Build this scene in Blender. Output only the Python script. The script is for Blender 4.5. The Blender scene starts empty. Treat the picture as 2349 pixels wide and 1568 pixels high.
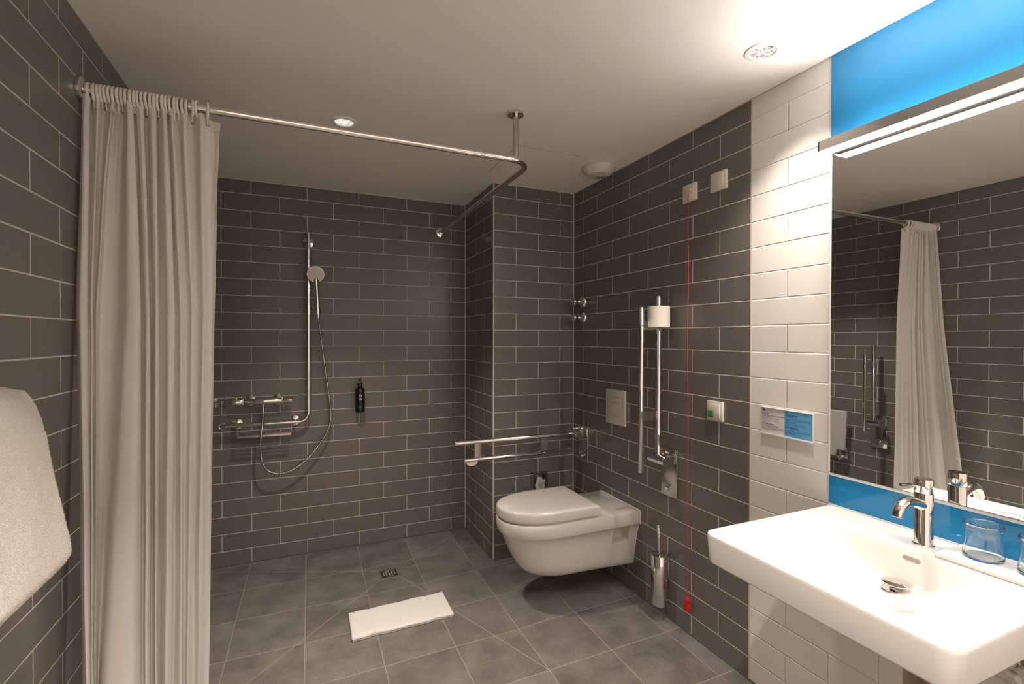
import bpy, bmesh, math, random
from mathutils import Vector, Matrix, noise
random.seed(7)
SC = bpy.context.scene
COL = SC.collection
PI = math.pi

# ------------------------------------------------------------------ camera
F_PX, PITCH, ROLL, YAW, CZ = 1105.14352, -0.0079, 0.00148, 0.40928, 1.33885
fw = Vector((math.sin(YAW)*math.cos(PITCH), math.cos(YAW)*math.cos(PITCH), math.sin(PITCH)))
rt = Vector((math.cos(YAW), -math.sin(YAW), 0)); up = rt.cross(fw)
r2 = rt*math.cos(ROLL) + up*math.sin(ROLL); u2 = -rt*math.sin(ROLL) + up*math.cos(ROLL)
cam_data = bpy.data.cameras.new('camera'); cam = bpy.data.objects.new('camera', cam_data); COL.objects.link(cam)
cam_data.sensor_width = 36.0; cam_data.lens = F_PX*36.0/2349.0; cam_data.clip_start = 0.02
cam.matrix_world = Matrix(((r2.x, u2.x, -fw.x, 0), (r2.y, u2.y, -fw.y, 0), (r2.z, u2.z, -fw.z, CZ), (0, 0, 0, 1)))
SC.camera = cam

# ------------------------------------------------------------------ world, exposure, light levels
world = bpy.data.worlds.new('world'); SC.world = world; world.use_nodes = True
world.node_tree.nodes['Background'].inputs[0].default_value = (1.0, 0.80, 0.645, 1)
world.node_tree.nodes['Background'].inputs[1].default_value = 0.68
SC.view_settings.view_transform = 'Standard'; SC.view_settings.look = 'None'
SC.view_settings.gamma = 1.0; SC.view_settings.use_curve_mapping = False
SC.view_settings.exposure = 0.99
WARM = (1.0, 0.885, 0.775)
STRIP = (1.0, 0.945, 0.885)
DOWN_POWER = {'basin': 2.2, 'shower': 4.9, 'entry': 11.8, 'door': 3.5}  # 'door' powers an added fill lamp behind the camera
STRIP_DOWN, STRIP_UP = 33.0, 4.0
UP_POWER = 5.8

# ------------------------------------------------------------------ room dimensions (metres)
XL, XR, YB, YC, XC = -0.597, 1.605, 3.2425, 2.7005, 1.0497
YN, CEIL = -1.15, 2.2706
TW, TH, TZ0 = 0.30646, 0.1, 0.0883
Y_WHITE, Y_BLUE = 1.3561, 1.0447

# ------------------------------------------------------------------ materials
def mat(name, color=(.8, .8, .8), rough=.5, metal=0.0, spec=.5, coat=0.0, **kw):
    m = bpy.data.materials.new(name); m.use_nodes = True
    b = m.node_tree.nodes['Principled BSDF']
    b.inputs['Base Color'].default_value = (*color, 1)
    b.inputs['Roughness'].default_value = rough
    b.inputs['Metallic'].default_value = metal
    b.inputs['Specular IOR Level'].default_value = spec
    b.inputs['Coat Weight'].default_value = coat
    if coat: b.inputs['Coat Roughness'].default_value = 0.03
    for k, v in kw.items():
        b.inputs[k.replace('_', ' ')].default_value = v
    return m

def nodes(m):
    nt = m.node_tree
    return nt, nt.nodes, nt.links, nt.nodes['Principled BSDF']

def N(nt, t, **kw):
    n = nt.nodes.new(t)
    for k, v in kw.items(): setattr(n, k, v)
    return n

def math_node(nt, op, a, b=None, c=None):
    n = N(nt, 'ShaderNodeMath', operation=op)
    for i, v in enumerate((a, b, c)):
        if v is None: continue
        if isinstance(v, (int, float)): n.inputs[i].default_value = v
        else: nt.links.new(v, n.inputs[i])
    return n.outputs[0]

def tile_material(name, axis, a0, color, grout, rough, mortar=.0022, pillow=.0012, spec=.3):
    """running-bond wall tiles laid in world metres; axis = horizontal world axis, a0 = where the joints start"""
    m = mat(name, color, rough, spec=spec)
    nt, nd, lk, b = nodes(m)
    tc = N(nt, 'ShaderNodeTexCoord'); sp = N(nt, 'ShaderNodeSeparateXYZ'); lk.new(tc.outputs['Object'], sp.inputs[0])
    h = math_node(nt, 'SUBTRACT', sp.outputs[axis], a0 - 10*TW); v = math_node(nt, 'SUBTRACT', sp.outputs['Z'], TZ0 - 2*TH)
    cb = N(nt, 'ShaderNodeCombineXYZ'); lk.new(h, cb.inputs[0]); lk.new(v, cb.inputs[1])
    def brick(ms, sm, c1, c2, cm):
        br = N(nt, 'ShaderNodeTexBrick'); br.offset = .5; br.offset_frequency = 2; br.squash = 1; br.squash_frequency = 2
        lk.new(cb.outputs[0], br.inputs['Vector'])
        br.inputs['Scale'].default_value = 1; br.inputs['Brick Width'].default_value = TW; br.inputs['Row Height'].default_value = TH
        br.inputs['Mortar Size'].default_value = ms; br.inputs['Mortar Smooth'].default_value = sm; br.inputs['Bias'].default_value = 0
        br.inputs['Color1'].default_value = (*c1, 1); br.inputs['Color2'].default_value = (*c2, 1); br.inputs['Mortar'].default_value = (*cm, 1)
        return br
    c1 = tuple(c*.965 for c in color); c2 = tuple(c*1.035 for c in color)
    br = brick(mortar, .15, c1, c2, grout)
    lk.new(br.outputs['Color'], b.inputs['Base Color'])
    bb = brick(mortar*1.75, 1.0, c1, c2, grout)
    nz = N(nt, 'ShaderNodeTexNoise'); nz.inputs['Scale'].default_value = 9; nz.inputs['Detail'].default_value = 2
    lk.new(tc.outputs['Object'], nz.inputs['Vector'])
    hgt = math_node(nt, 'MULTIPLY_ADD', bb.outputs['Fac'], -1.0, math_node(nt, 'MULTIPLY', nz.outputs['Fac'], .25))
    bp = N(nt, 'ShaderNodeBump'); bp.inputs['Distance'].default_value = pillow; bp.inputs['Strength'].default_value = 1
    lk.new(hgt, bp.inputs['Height']); lk.new(bp.outputs[0], b.inputs['Normal'])
    rg = math_node(nt, 'MULTIPLY_ADD', br.outputs['Fac'], .9 - rough, rough)
    lk.new(rg, b.inputs['Roughness'])
    return m

GREY = (.158, .146, .134); GROUT = (.62, .56, .49)
M = {}
M['tile_left'] = tile_material('grey_wall_tiles_left', 'Y', 1.51462 - TW/2, GREY, GROUT, .30)
M['tile_right'] = tile_material('grey_wall_tiles_right', 'Y', 1.35609, GREY, GROUT, .24, spec=.5)
M['tile_back'] = tile_material('grey_wall_tiles_back', 'X', -.12835 - TW/2, GREY, GROUT, .30)
M['tile_colf'] = tile_material('grey_pier_tiles_front', 'X', 1.3512 - TW/2, GREY, GROUT, .30)
M['tile_cols'] = tile_material('grey_pier_tiles_side', 'Y', 3.015 - TW/2, GREY, GROUT, .22, spec=.5)
M['tile_white'] = tile_material('cream_wall_tiles', 'Y', 1.35609, (.80, .765, .72), (.84, .81, .77), .22, .0022, .0024, .5)
M['porcelain'] = mat('white_glazed_ceramic', (.72, .695, .66), .12, coat=.4)
M['porcelain_wc'] = mat('warm_white_glazed_ceramic', (.64, .605, .565), .10, coat=.8)
M['seat_plastic'] = mat('glossy_white_plastic', (.64, .605, .565), .16, coat=.5)
M['plastic'] = mat('white_plastic', (.72, .67, .61), .35)
M['plastic_bright'] = mat('bright_white_plastic', (.80, .77, .73), .3)
M['chrome'] = mat('polished_chrome', (.78, .76, .74), .06, 1.0)
M['brushed'] = mat('satin_chrome', (.55, .53, .50), .22, 1.0)
M['steel'] = mat('brushed_steel', (.42, .40, .38), .28, 1.0)
M['anod'] = mat('grey_anodised_aluminium', (.30, .27, .25), .38, .8)
M['dark'] = mat('black_gap', (.012, .011, .010), .6)
M['paint'] = mat('ceiling_paint', (.88, .845, .80), .85)
M['silicone'] = mat('pale_silicone_joint', (.58, .53, .46), .45)
M['white_seal'] = mat('white_sealant', (.80, .78, .75), .4)
M['grey_seal'] = mat('grey_silicone', (.10, .095, .09), .5)
M['blue'] = mat('blue_back_painted_glass', (.026, .25, .54), .03, spec=.32)
M['mirror'] = mat('mirror_silver', (.90, .90, .88), .0, 1.0)
M['black_plastic'] = mat('matt_black_bottle', (.006, .006, .006), .28)
M['print_grey'] = mat('grey_print', (.42, .41, .38), .5)
M['navy'] = mat('navy_print', (.035, .03, .12), .6)
M['navy_soft'] = mat('thin_navy_print', (.20, .18, .27), .6)
M['card_white'] = mat('printed_white_card', (.66, .62, .60), .5)
M['card_blue'] = mat('printed_blue_card', (.12, .40, .68), .5)
M['blue_ink'] = mat('dark_blue_print', (.012, .06, .22), .6)
M['blue_ink_soft'] = mat('mid_blue_print', (.05, .17, .36), .6)
M['green'] = mat('green_button', (.05, .22, .02), .35)
M['red'] = mat('red_plastic', (.62, .012, .012), .3)
M['red_cord'] = mat('red_cord', (.62, .03, .02), .5)
M['paper'] = mat('toilet_paper', (.88, .82, .73), .95)
M['beige'] = mat('beige_niche_lining', (.42, .34, .26), .6)
M['door'] = mat('pale_door', (.62, .56, .48), .5)
M['nickel'] = mat('nickel_eyelet', (.5, .46, .38), .2, 1.0)

m = M['paint']; nt, nd, lk, b = nodes(m)
nz = N(nt, 'ShaderNodeTexNoise'); nz.inputs['Scale'].default_value = 160
tc = N(nt, 'ShaderNodeTexCoord'); lk.new(tc.outputs['Object'], nz.inputs['Vector'])
bp = N(nt, 'ShaderNodeBump'); bp.inputs['Distance'].default_value = .0006; bp.inputs['Strength'].default_value = .6
lk.new(nz.outputs['Fac'], bp.inputs['Height']); lk.new(bp.outputs[0], b.inputs['Normal'])

def emit(name, color, strength):
    m = bpy.data.materials.new(name); m.use_nodes = True
    nt = m.node_tree; nt.nodes.clear()
    e = N(nt, 'ShaderNodeEmission'); e.inputs[0].default_value = (*color, 1); e.inputs[1].default_value = strength
    o = N(nt, 'ShaderNodeOutputMaterial'); nt.links.new(e.outputs[0], o.inputs[0])
    return m
M['strip_down'] = emit('lit_lower_diffuser', STRIP, STRIP_DOWN)
M['strip_up'] = emit('lit_upper_diffuser', STRIP, STRIP_UP)
M['led'] = emit('red_indicator_light', (1, .08, .04), 2.0)
# lit faceted lens of a downlight
m = emit('lit_faceted_lens', (1, .93, .84), 3); nt = m.node_tree; e = [n for n in nt.nodes if n.type == 'EMISSION'][0]
tc = N(nt, 'ShaderNodeTexCoord'); vo = N(nt, 'ShaderNodeTexVoronoi'); vo.inputs['Scale'].default_value = 160
nt.links.new(tc.outputs['Object'], vo.inputs['Vector'])
cr = N(nt, 'ShaderNodeMapRange'); cr.inputs[1].default_value = 0; cr.inputs[2].default_value = 1; cr.inputs[3].default_value = .10; cr.inputs[4].default_value = .85
sep = N(nt, 'ShaderNodeSeparateColor'); nt.links.new(vo.outputs['Color'], sep.inputs[0]); nt.links.new(sep.outputs[0], cr.inputs[0])
nt.links.new(cr.outputs[0], e.inputs[1]); M['lens'] = m

# glass
m = mat('clear_glass', (.97, .99, .98), .0); nt, nd, lk, b = nodes(m)
b.inputs['Transmission Weight'].default_value = 1; b.inputs['IOR'].default_value = 1.47; M['glass'] = m

# floor : mottled concrete-look porcelain, square grid plus the cuts running to the drain
DR = (.404, .503, 2.775, 2.877); PAN = (XL, XC, 1.72, YB); PAN_D = .02
m = mat('floor_tiles', (.15, .135, .12), .55); nt, nd, lk, b = nodes(m)
tc = N(nt, 'ShaderNodeTexCoord'); sp = N(nt, 'ShaderNodeSeparateXYZ'); lk.new(tc.outputs['Object'], sp.inputs[0]); X, Y = sp.outputs[0], sp.outputs[1]
def lin(c0, cx, cy): return math_node(nt, 'ADD', math_node(nt, 'MULTIPLY_ADD', X, cx, c0), math_node(nt, 'MULTIPLY', Y, cy))
u = lin(.065, 3.2926, -.0357); v = lin(-6.4938, -.0729, 3.2456)
def edge(a): # distance in tile units to nearest grid line
    fr = math_node(nt, 'FRACT', math_node(nt, 'ADD', a, 20.5)); return math_node(nt, 'ABSOLUTE', math_node(nt, 'SUBTRACT', fr, .5))
d = math_node(nt, 'MULTIPLY', math_node(nt, 'MINIMUM', edge(u), edge(v)), .305)
def seg_dist(p, q):
    (x0, y0), (x1, y1) = p, q; L = math.hypot(x1-x0, y1-y0); dx, dy = (x1-x0)/L, (y1-y0)/L
    perp = math_node(nt, 'ABSOLUTE', lin(-(x0*dy - y0*dx), dy, -dx))
    along = lin(-(x0*dx + y0*dy), dx, dy)
    o1 = math_node(nt, 'MAXIMUM', math_node(nt, 'MULTIPLY', along, -1), math_node(nt, 'SUBTRACT', along, L))
    return math_node(nt, 'MAXIMUM', perp, o1)
CUTS = [((DR[0], DR[3]), (XL, YB)), ((DR[1], DR[3]), (XC, YB)), ((DR[1], DR[2]), (.907, 1.72)), ((DR[0], DR[2]), (XL, 1.70))]
for p, q in CUTS: d = math_node(nt, 'MINIMUM', d, seg_dist(p, q))
mr = N(nt, 'ShaderNodeMapRange'); mr.interpolation_type = 'SMOOTHSTEP'; lk.new(d, mr.inputs[0])
mr.inputs[1].default_value = .0009; mr.inputs[2].default_value = .0021; mr.inputs[3].default_value = 1; mr.inputs[4].default_value = 0
fac = mr.outputs[0]
# per-tile variation
fu = math_node(nt, 'ROUND', math_node(nt, 'SUBTRACT', u, .5)); fv = math_node(nt, 'ROUND', math_node(nt, 'SUBTRACT', v, .5))
cb = N(nt, 'ShaderNodeCombineXYZ'); lk.new(fu, cb.inputs[0]); lk.new(fv, cb.inputs[1])
wn = N(nt, 'ShaderNodeTexWhiteNoise'); wn.noise_dimensions = '3D'; lk.new(cb.outputs[0], wn.inputs['Vector'])
off = N(nt, 'ShaderNodeVectorMath', operation='MULTIPLY_ADD'); lk.new(wn.outputs['Color'], off.inputs[0]); off.inputs[1].default_value = (9, 9, 9); lk.new(tc.outputs['Object'], off.inputs[2])
n1 = N(nt, 'ShaderNodeTexNoise'); n1.inputs['Scale'].default_value = 7; n1.inputs['Detail'].default_value = 8; n1.inputs['Roughness'].default_value = .62; lk.new(off.outputs[0], n1.inputs['Vector'])
n2 = N(nt, 'ShaderNodeTexNoise'); n2.inputs['Scale'].default_value = 140; n2.inputs['Detail'].default_value = 3; lk.new(off.outputs[0], n2.inputs['Vector'])
n3 = N(nt, 'ShaderNodeTexVoronoi'); n3.inputs['Scale'].default_value = 95; lk.new(off.outputs[0], n3.inputs['Vector'])
t = math_node(nt, 'MULTIPLY_ADD', n2.outputs['Fac'], .35, math_node(nt, 'MULTIPLY', n1.outputs['Fac'], .9))
t = math_node(nt, 'ADD', t, math_node(nt, 'MULTIPLY', wn.outputs['Value'], .10))
ramp = N(nt, 'ShaderNodeValToRGB'); lk.new(t, ramp.inputs[0])
ramp.color_ramp.elements[0].position = .42; ramp.color_ramp.elements[0].color = (.085, .077, .070, 1)
ramp.color_ramp.elements[1].position = .90; ramp.color_ramp.elements[1].color = (.215, .198, .180, 1)
spk = N(nt, 'ShaderNodeMapRange'); lk.new(n3.outputs['Distance'], spk.inputs[0]); spk.inputs[1].default_value = .05; spk.inputs[2].default_value = .16; spk.inputs[3].default_value = 1; spk.inputs[4].default_value = 0
sep = N(nt, 'ShaderNodeSeparateColor'); lk.new(n3.outputs['Color'], sep.inputs[0])
sel = math_node(nt, 'GREATER_THAN', sep.outputs[0], .90)
sf = math_node(nt, 'MULTIPLY', math_node(nt, 'MULTIPLY', spk.outputs[0], sel), .6)
mx0 = N(nt, 'ShaderNodeMix', data_type='RGBA'); lk.new(sf, mx0.inputs[0]); lk.new(ramp.outputs[0], mx0.inputs[6]); mx0.inputs[7].default_value = (.34, .31, .28, 1)
mx = N(nt, 'ShaderNodeMix', data_type='RGBA'); lk.new(fac, mx.inputs[0]); lk.new(mx0.outputs[2], mx.inputs[6]); mx.inputs[7].default_value = (.33, .295, .255, 1)
lk.new(mx.outputs[2], b.inputs['Base Color'])
rr = math_node(nt, 'MULTIPLY_ADD', n1.outputs['Fac'], .3, .34); lk.new(rr, b.inputs['Roughness'])
bp = N(nt, 'ShaderNodeBump'); bp.inputs['Distance'].default_value = .0008; bp.inputs['Strength'].default_value = .7
lk.new(math_node(nt, 'MULTIPLY_ADD', fac, -1.0, math_node(nt, 'MULTIPLY', n2.outputs['Fac'], .4)), bp.inputs['Height']); lk.new(bp.outputs[0], b.inputs['Normal'])
M['floor'] = m

# fabrics
def terry(name, color, scale, dist):
    m = mat(name, color, .95, spec=.15); nt, nd, lk, b = nodes(m)
    b.inputs['Sheen Weight'].default_value = .35; b.inputs['Sheen Roughness'].default_value = .6
    tc = N(nt, 'ShaderNodeTexCoord'); nz = N(nt, 'ShaderNodeTexNoise'); nz.inputs['Scale'].default_value = scale; nz.inputs['Detail'].default_value = 4; nz.inputs['Roughness'].default_value = .7
    lk.new(tc.outputs['Object'], nz.inputs['Vector'])
    bp = N(nt, 'ShaderNodeBump'); bp.inputs['Distance'].default_value = dist; bp.inputs['Strength'].default_value = 1
    lk.new(nz.outputs['Fac'], bp.inputs['Height']); lk.new(bp.outputs[0], b.inputs['Normal']); return m
M['terry'] = terry('white_terry_towelling', (.80, .745, .67), 330, .0035)
M['terry_mat'] = terry('white_mat_towelling', (.78, .75, .70), 420, .0022)
m = mat('white_curtain_fabric', (.80, .77, .72), .6, spec=.3); nt, nd, lk, b = nodes(m)
out = [n for n in nd if n.type == 'OUTPUT_MATERIAL'][0]
tr = N(nt, 'ShaderNodeBsdfTranslucent'); tr.inputs[0].default_value = (.80, .76, .70, 1)
ms = N(nt, 'ShaderNodeMixShader'); ms.inputs[0].default_value = .28
lk.new(b.outputs[0], ms.inputs[1]); lk.new(tr.outputs[0], ms.inputs[2]); lk.new(ms.outputs[0], out.inputs[0])
M['curtain'] = m

# ------------------------------------------------------------------ geometry helpers
class G:
    def __init__(s): s.v = []; s.f = []; s.m = []
    def add(s, vs, fs, mi=0):
        o = len(s.v); s.v += [Vector(p) for p in vs]; s.f += [[o+i for i in f] for f in fs]; s.m += [mi]*len(fs); return s
    def box(s, lo, hi, mi=0):
        x0, y0, z0 = lo; x1, y1, z1 = hi
        vs = [(x0, y0, z0), (x1, y0, z0), (x1, y1, z0), (x0, y1, z0), (x0, y0, z1), (x1, y0, z1), (x1, y1, z1), (x0, y1, z1)]
        return s.add(vs, [(0, 3, 2, 1), (4, 5, 6, 7), (0, 1, 5, 4), (1, 2, 6, 5), (2, 3, 7, 6), (3, 0, 4, 7)], mi)
    def rings(s, rings, cap0=True, cap1=True, closed=False, mi=0):
        n = len(rings[0]); vs = [p for r in rings for p in r]; fs = []
        m_ = len(rings)
        for i in range(m_ if closed else m_-1):
            a = i*n; c = ((i+1) % m_)*n
            for j in range(n):
                k = (j+1) % n; fs.append((a+j, a+k, c+k, c+j))
        if not closed:
            if cap0: fs.append(tuple(reversed(range(n))))
            if cap1: fs.append(tuple(range((m_-1)*n, m_*n)))
        return s.add(vs, fs, mi)
    def tube(s, pts, r, seg=16, closed=False, cap=True, radii=None, mi=0):
        pts = [Vector(p) for p in pts]; n = len(pts); rs = []
        T = []
        for i in range(n):
            if closed: t = pts[(i+1) % n] - pts[i-1]
            else: t = pts[min(i+1, n-1)] - pts[max(i-1, 0)]
            T.append(t.normalized())
        ref = Vector((0, 0, 1)) if abs(T[0].z) < .9 else Vector((0, 1, 0))
        a = T[0].cross(ref).normalized()
        for i in range(n):
            if i: 
                a = a - T[i]*a.dot(T[i]); a.normalize()
            bb = T[i].cross(a); R = radii[i] if radii else r
            rs.append([pts[i] + a*R*math.cos(2*PI*j/seg) + bb*R*math.sin(2*PI*j/seg) for j in range(seg)])
        return s.rings(rs, cap, cap, closed, mi)
    def cyl(s, p0, p1, r, seg=32, r1=None, mi=0):
        return s.tube([p0, p1], r, seg, radii=[r, r if r1 is None else r1], mi=mi)
    def lathe(s, prof, origin, axis=(0, 0, 1), seg=72, mi=0):
        """prof = [(radius, height)]; r 0 allowed at the ends"""
        ax = Vector(axis).normalized(); ref = Vector((0, 0, 1)) if abs(ax.z) < .9 else Vector((1, 0, 0))
        a = ax.cross(ref).normalized(); bb = ax.cross(a); o = Vector(origin); rs = []
        for r, h in prof:
            r = max(r, 1e-5); rs.append([o + ax*h + a*r*math.cos(2*PI*j/seg) + bb*r*math.sin(2*PI*j/seg) for j in range(seg)])
        return s.rings(rs, True, True, False, mi)
    def torus(s, c, axis, R, r, seg=40, ts=12, a0=0, a1=2*PI):
        ax = Vector(axis).normalized(); ref = Vector((0, 0, 1)) if abs(ax.z) < .9 else Vector((1, 0, 0))
        a = ax.cross(ref).normalized(); bb = ax.cross(a); full = abs(a1-a0-2*PI) < 1e-6
        k = seg if full else seg+1
        pts = [Vector(c) + a*R*math.cos(a0+(a1-a0)*i/seg) + bb*R*math.sin(a0+(a1-a0)*i/seg) for i in range(k)]
        return s.tube(pts, r, ts, closed=full)

def mk(name, g, mats, parent=None, smooth=35, bevel=None, label=None, seg=2, weld=False):
    if not isinstance(mats, (list, tuple)): mats = [mats]
    o0 = Vector((0, 0, 0)); p = parent
    while p is not None: o0 += p.location; p = p.parent
    me = bpy.data.meshes.new(name); me.from_pydata([tuple(v-o0) for v in g.v], [], g.f)
    for mt in mats: me.materials.append(M[mt] if isinstance(mt, str) else mt)
    if len(mats) > 1: me.polygons.foreach_set('material_index', g.m)
    me.validate(); me.update()
    bm = bmesh.new(); bm.from_mesh(me)
    if weld: bmesh.ops.remove_doubles(bm, verts=bm.verts, dist=1e-5)
    bmesh.ops.recalc_face_normals(bm, faces=bm.faces)
    if bevel:
        es = [e for e in bm.edges if len(e.link_faces) == 2 and e.calc_face_angle(0) > math.radians(50)]
        bmesh.ops.bevel(bm, geom=es, offset=bevel, segments=seg, profile=.5, affect='EDGES', clamp_overlap=True)
    bm.to_mesh(me); bm.free()
    if smooth:
        me.polygons.foreach_set('use_smooth', [True]*len(me.polygons)); me.set_sharp_from_angle(angle=math.radians(smooth))
    o = bpy.data.objects.new(name, me); COL.objects.link(o)
    if parent: o.parent = parent
    if label: o['label'] = label
    return o

def tag(o, label, cat, group=None, kind=None):
    o['label'] = label; o['category'] = cat
    if group: o['group'] = group
    if kind: o['kind'] = kind
    return o
def thing(name, label, cat, loc, group=None):
    o = bpy.data.objects.new(name, None); COL.objects.link(o); o.location = loc; o.empty_display_size = .05
    return tag(o, label, cat, group)
def struct(name, g, mats, **kw):
    o = mk(name, g, mats, smooth=kw.pop('smooth', None), **kw); o['kind'] = 'structure'; return o

def text_obj(name, body, size, origin, right, upv, mt, parent, bold=0.0, spacing=1.0, width=1.0, align='LEFT', line=1.0):
    cu = bpy.data.curves.new(name, 'FONT'); cu.body = body; cu.size = size; cu.extrude = .00012; cu.offset = bold
    cu.space_character = width; cu.align_x = align; cu.space_line = line; cu.resolution_u = 2
    t = bpy.data.objects.new(name + '_curve', cu); COL.objects.link(t)
    bpy.context.view_layer.update()
    me = bpy.data.meshes.new_from_object(t.evaluated_get(bpy.context.evaluated_depsgraph_get()))
    bpy.data.objects.remove(t); bpy.data.curves.remove(cu)
    R_, U_ = Vector(right).normalized(), Vector(upv).normalized(); W = R_.cross(U_)
    o0 = Vector((0, 0, 0)); p = parent
    while p is not None: o0 += p.location; p = p.parent
    og = Vector(origin)
    for v in me.vertices: v.co = og + R_*v.co.x*spacing + U_*v.co.y + W*v.co.z - o0
    me.materials.clear(); me.materials.append(M[mt]); me.name = name
    o = bpy.data.objects.new(name, me); COL.objects.link(o); o.parent = parent
    return o

def arc_path(pts, r, n=10):
    """polyline with rounded corners of radius r"""
    pts = [Vector(p) for p in pts]; out = [pts[0]]
    for i in range(1, len(pts)-1):
        a, c, d_ = pts[i-1], pts[i], pts[i+1]; u_ = (a-c).normalized(); w_ = (d_-c).normalized()
        ang = u_.angle(w_); tl = r/math.tan(ang/2); p0 = c + u_*tl; p1 = c + w_*tl
        bis = (u_+w_).normalized(); cen = c + bis*(r/math.sin(ang/2)); e0 = p0-cen; e1 = p1-cen; th = e0.angle(e1)
        for k in range(n+1):
            t_ = k/n; out.append(cen + (e0*math.sin((1-t_)*th) + e1*math.sin(t_*th))/math.sin(th))
    out.append(pts[-1]); return out

def catmull(P, n=12):
    P = [Vector(p) for p in P]; out = []
    for i in range(len(P)-1):
        p0 = P[max(i-1, 0)]; p1 = P[i]; p2 = P[i+1]; p3 = P[min(i+2, len(P)-1)]
        for k in range(n):
            t_ = k/n; out.append(.5*((2*p1) + (p2-p0)*t_ + (2*p0-5*p1+4*p2-p3)*t_*t_ + (3*p1-p0-3*p2+p3)*t_**3))
    out.append(P[-1]); return out
def sstep(t_): t_ = max(0, min(1, t_)); return t_*t_*(3-2*t_)

# ================================================================== THE ROOM
WT = .12
# floor : flat with a shallow shower fall towards the drain
g = G()
def quad(a, b_, c, d_): g.add([a, b_, c, d_], [(0, 1, 2, 3)])
x0, x1, y0, y1 = PAN; a0, a1, b0, b1 = DR; zd = -PAN_D
quad((x0, y0, 0), (x1, y0, 0), (a1, b0, zd), (a0, b0, zd)); quad((x1, y0, 0), (x1, y1, 0), (a1, b1, zd), (a1, b0, zd))
quad((x1, y1, 0), (x0, y1, 0), (a0, b1, zd), (a1, b1, zd)); quad((x0, y1, 0), (x0, y0, 0), (a0, b0, zd), (a0, b1, zd))
quad((XL-WT, YN-WT, 0), (XR+WT, YN-WT, 0), (XR+WT, y0, 0), (XL-WT, y0, 0)); quad((x1, y0, 0), (XR+WT, y0, 0), (XR+WT, YB+WT, 0), (x1, YB+WT, 0))
quad((XL-WT, y0, 0), (x0, y0, 0), (x0, YB+WT, 0), (XL-WT, YB+WT, 0)); quad((x0, y1, 0), (x1, y1, 0), (x1, YB+WT, 0), (x0, YB+WT, 0))
g.add([(a0, b0, zd), (a1, b0, zd), (a1, b1, zd), (a0, b1, zd)], [(0, 1, 2, 3)])
g.box((XL-WT, YN-WT, -.08), (XR+WT, YB+WT, -.05))
struct('floor', g, 'floor')
struct('ceiling', G().box((XL-WT, YN-WT, CEIL), (XR+WT, YB+WT, CEIL+.1)), 'paint')
struct('wall_left', G().box((XL-WT, YN-WT, 0), (XL, YB+WT, CEIL)), 'tile_left')
struct('wall_back', G().box((XL, YB, -.03), (XC, YB+WT, CEIL)), 'tile_back')
# tiled pier boxing in the corner (front + side)
g = G(); g.box((XC, YC, 0), (XR, YB+WT, CEIL))
o = struct('wall_pier', g, ['tile_colf', 'tile_cols'])
for p in o.data.polygons: p.material_index = 1 if abs(p.normal.x) > .5 else 0
# right wall : grey tiles, then cream tiles, with a pipe niche under the basin
g = G(); NY0, NY1, NZ = .655, .832, .62
g.box((XR, Y_WHITE, 0), (XR+WT, YC, CEIL), 0)
g.box((XR, NY1, 0), (XR+WT, Y_WHITE, CEIL), 1); g.box((XR, NY0, NZ), (XR+WT, NY1, CEIL), 1); g.box((XR, YN-WT, 0), (XR+WT, NY0, CEIL), 1)
g.box((XR+.10, NY0, 0), (XR+WT, NY1, NZ), 2)
g.box((XR+.004, NY1-.004, 0), (XR+.10, NY1, NZ), 2); g.box((XR+.004, NY0, 0), (XR+.10, NY0+.004, NZ), 2)
struct('wall_right', g, ['tile_right', 'tile_white', 'beige'])

# joints, trims
def trim(n_, lo, hi, mt='silicone', **kw): return struct('trim_%d' % n_, G().box(lo, hi), mt, **kw)
trim(1, (XC-.006, YB-.0015, 0), (XC, YB, CEIL)); trim(2, (XR-.0045, YC-.0045, 0), (XR, YC, CEIL))
trim(3, (XC-.0035, YC-.0035, 0), (XC+.0055, YC+.0055, CEIL), 'silicone', bevel=.002)
trim(4, (XC-.0012, YC+.0095, 0), (XC, YC+.0135, CEIL)); 
trim(5, (XR-.0012, Y_WHITE-.0028, 0), (XR, Y_WHITE+.0028, CEIL))
trim(6, (XL, YB-.004, 0), (XL+.005, YB, CEIL))
trim(7, (XL, YB-.003, CEIL-.004), (XC, YB, CEIL)); trim(8, (XC, YC-.003, CEIL-.004), (XR, YC, CEIL))
trim(9, (XR-.003, Y_BLUE, CEIL-.003), (XR, YC, CEIL)); trim(10, (XL, YN, CEIL-.003), (XL+.003, YB, CEIL)); trim(11, (XC-.003, YC, CEIL-.003), (XC, YB, CEIL))
# dark silicone at the floor
def base_seal(name, lo, hi): return struct(name, G().box(lo, hi), 'grey_seal')
base_seal('baseboard_right', (XR-.004, NY1, 0), (XR, YC, .005)); base_seal('baseboard_pier', (XC, YC-.004, 0), (XR, YC, .005))
base_seal('baseboard_back', (XL, YB-.005, -.004), (XC, YB, .005)); base_seal('baseboard_left', (XL, YN, 0), (XL+.004, YB, .005))
base_seal('baseboard_side', (XC-.005, YC, -.004), (XC, YB, .005))

# ceiling inspection panel
t_ = thing('ceiling_access_panel', 'square painted access hatch flush in the ceiling beside the extractor vent', 'hatch', (1.152, 2.34, CEIL))
mk('hatch_gap', G().box((.953, 2.136, CEIL-.0006), (1.352, 2.545, CEIL)), M['grey_seal'], t_)
mk('hatch_panel', G().box((.9545, 2.1375, CEIL-.0016), (1.3505, 2.5435, CEIL-.0006)), 'paint', t_)

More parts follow.
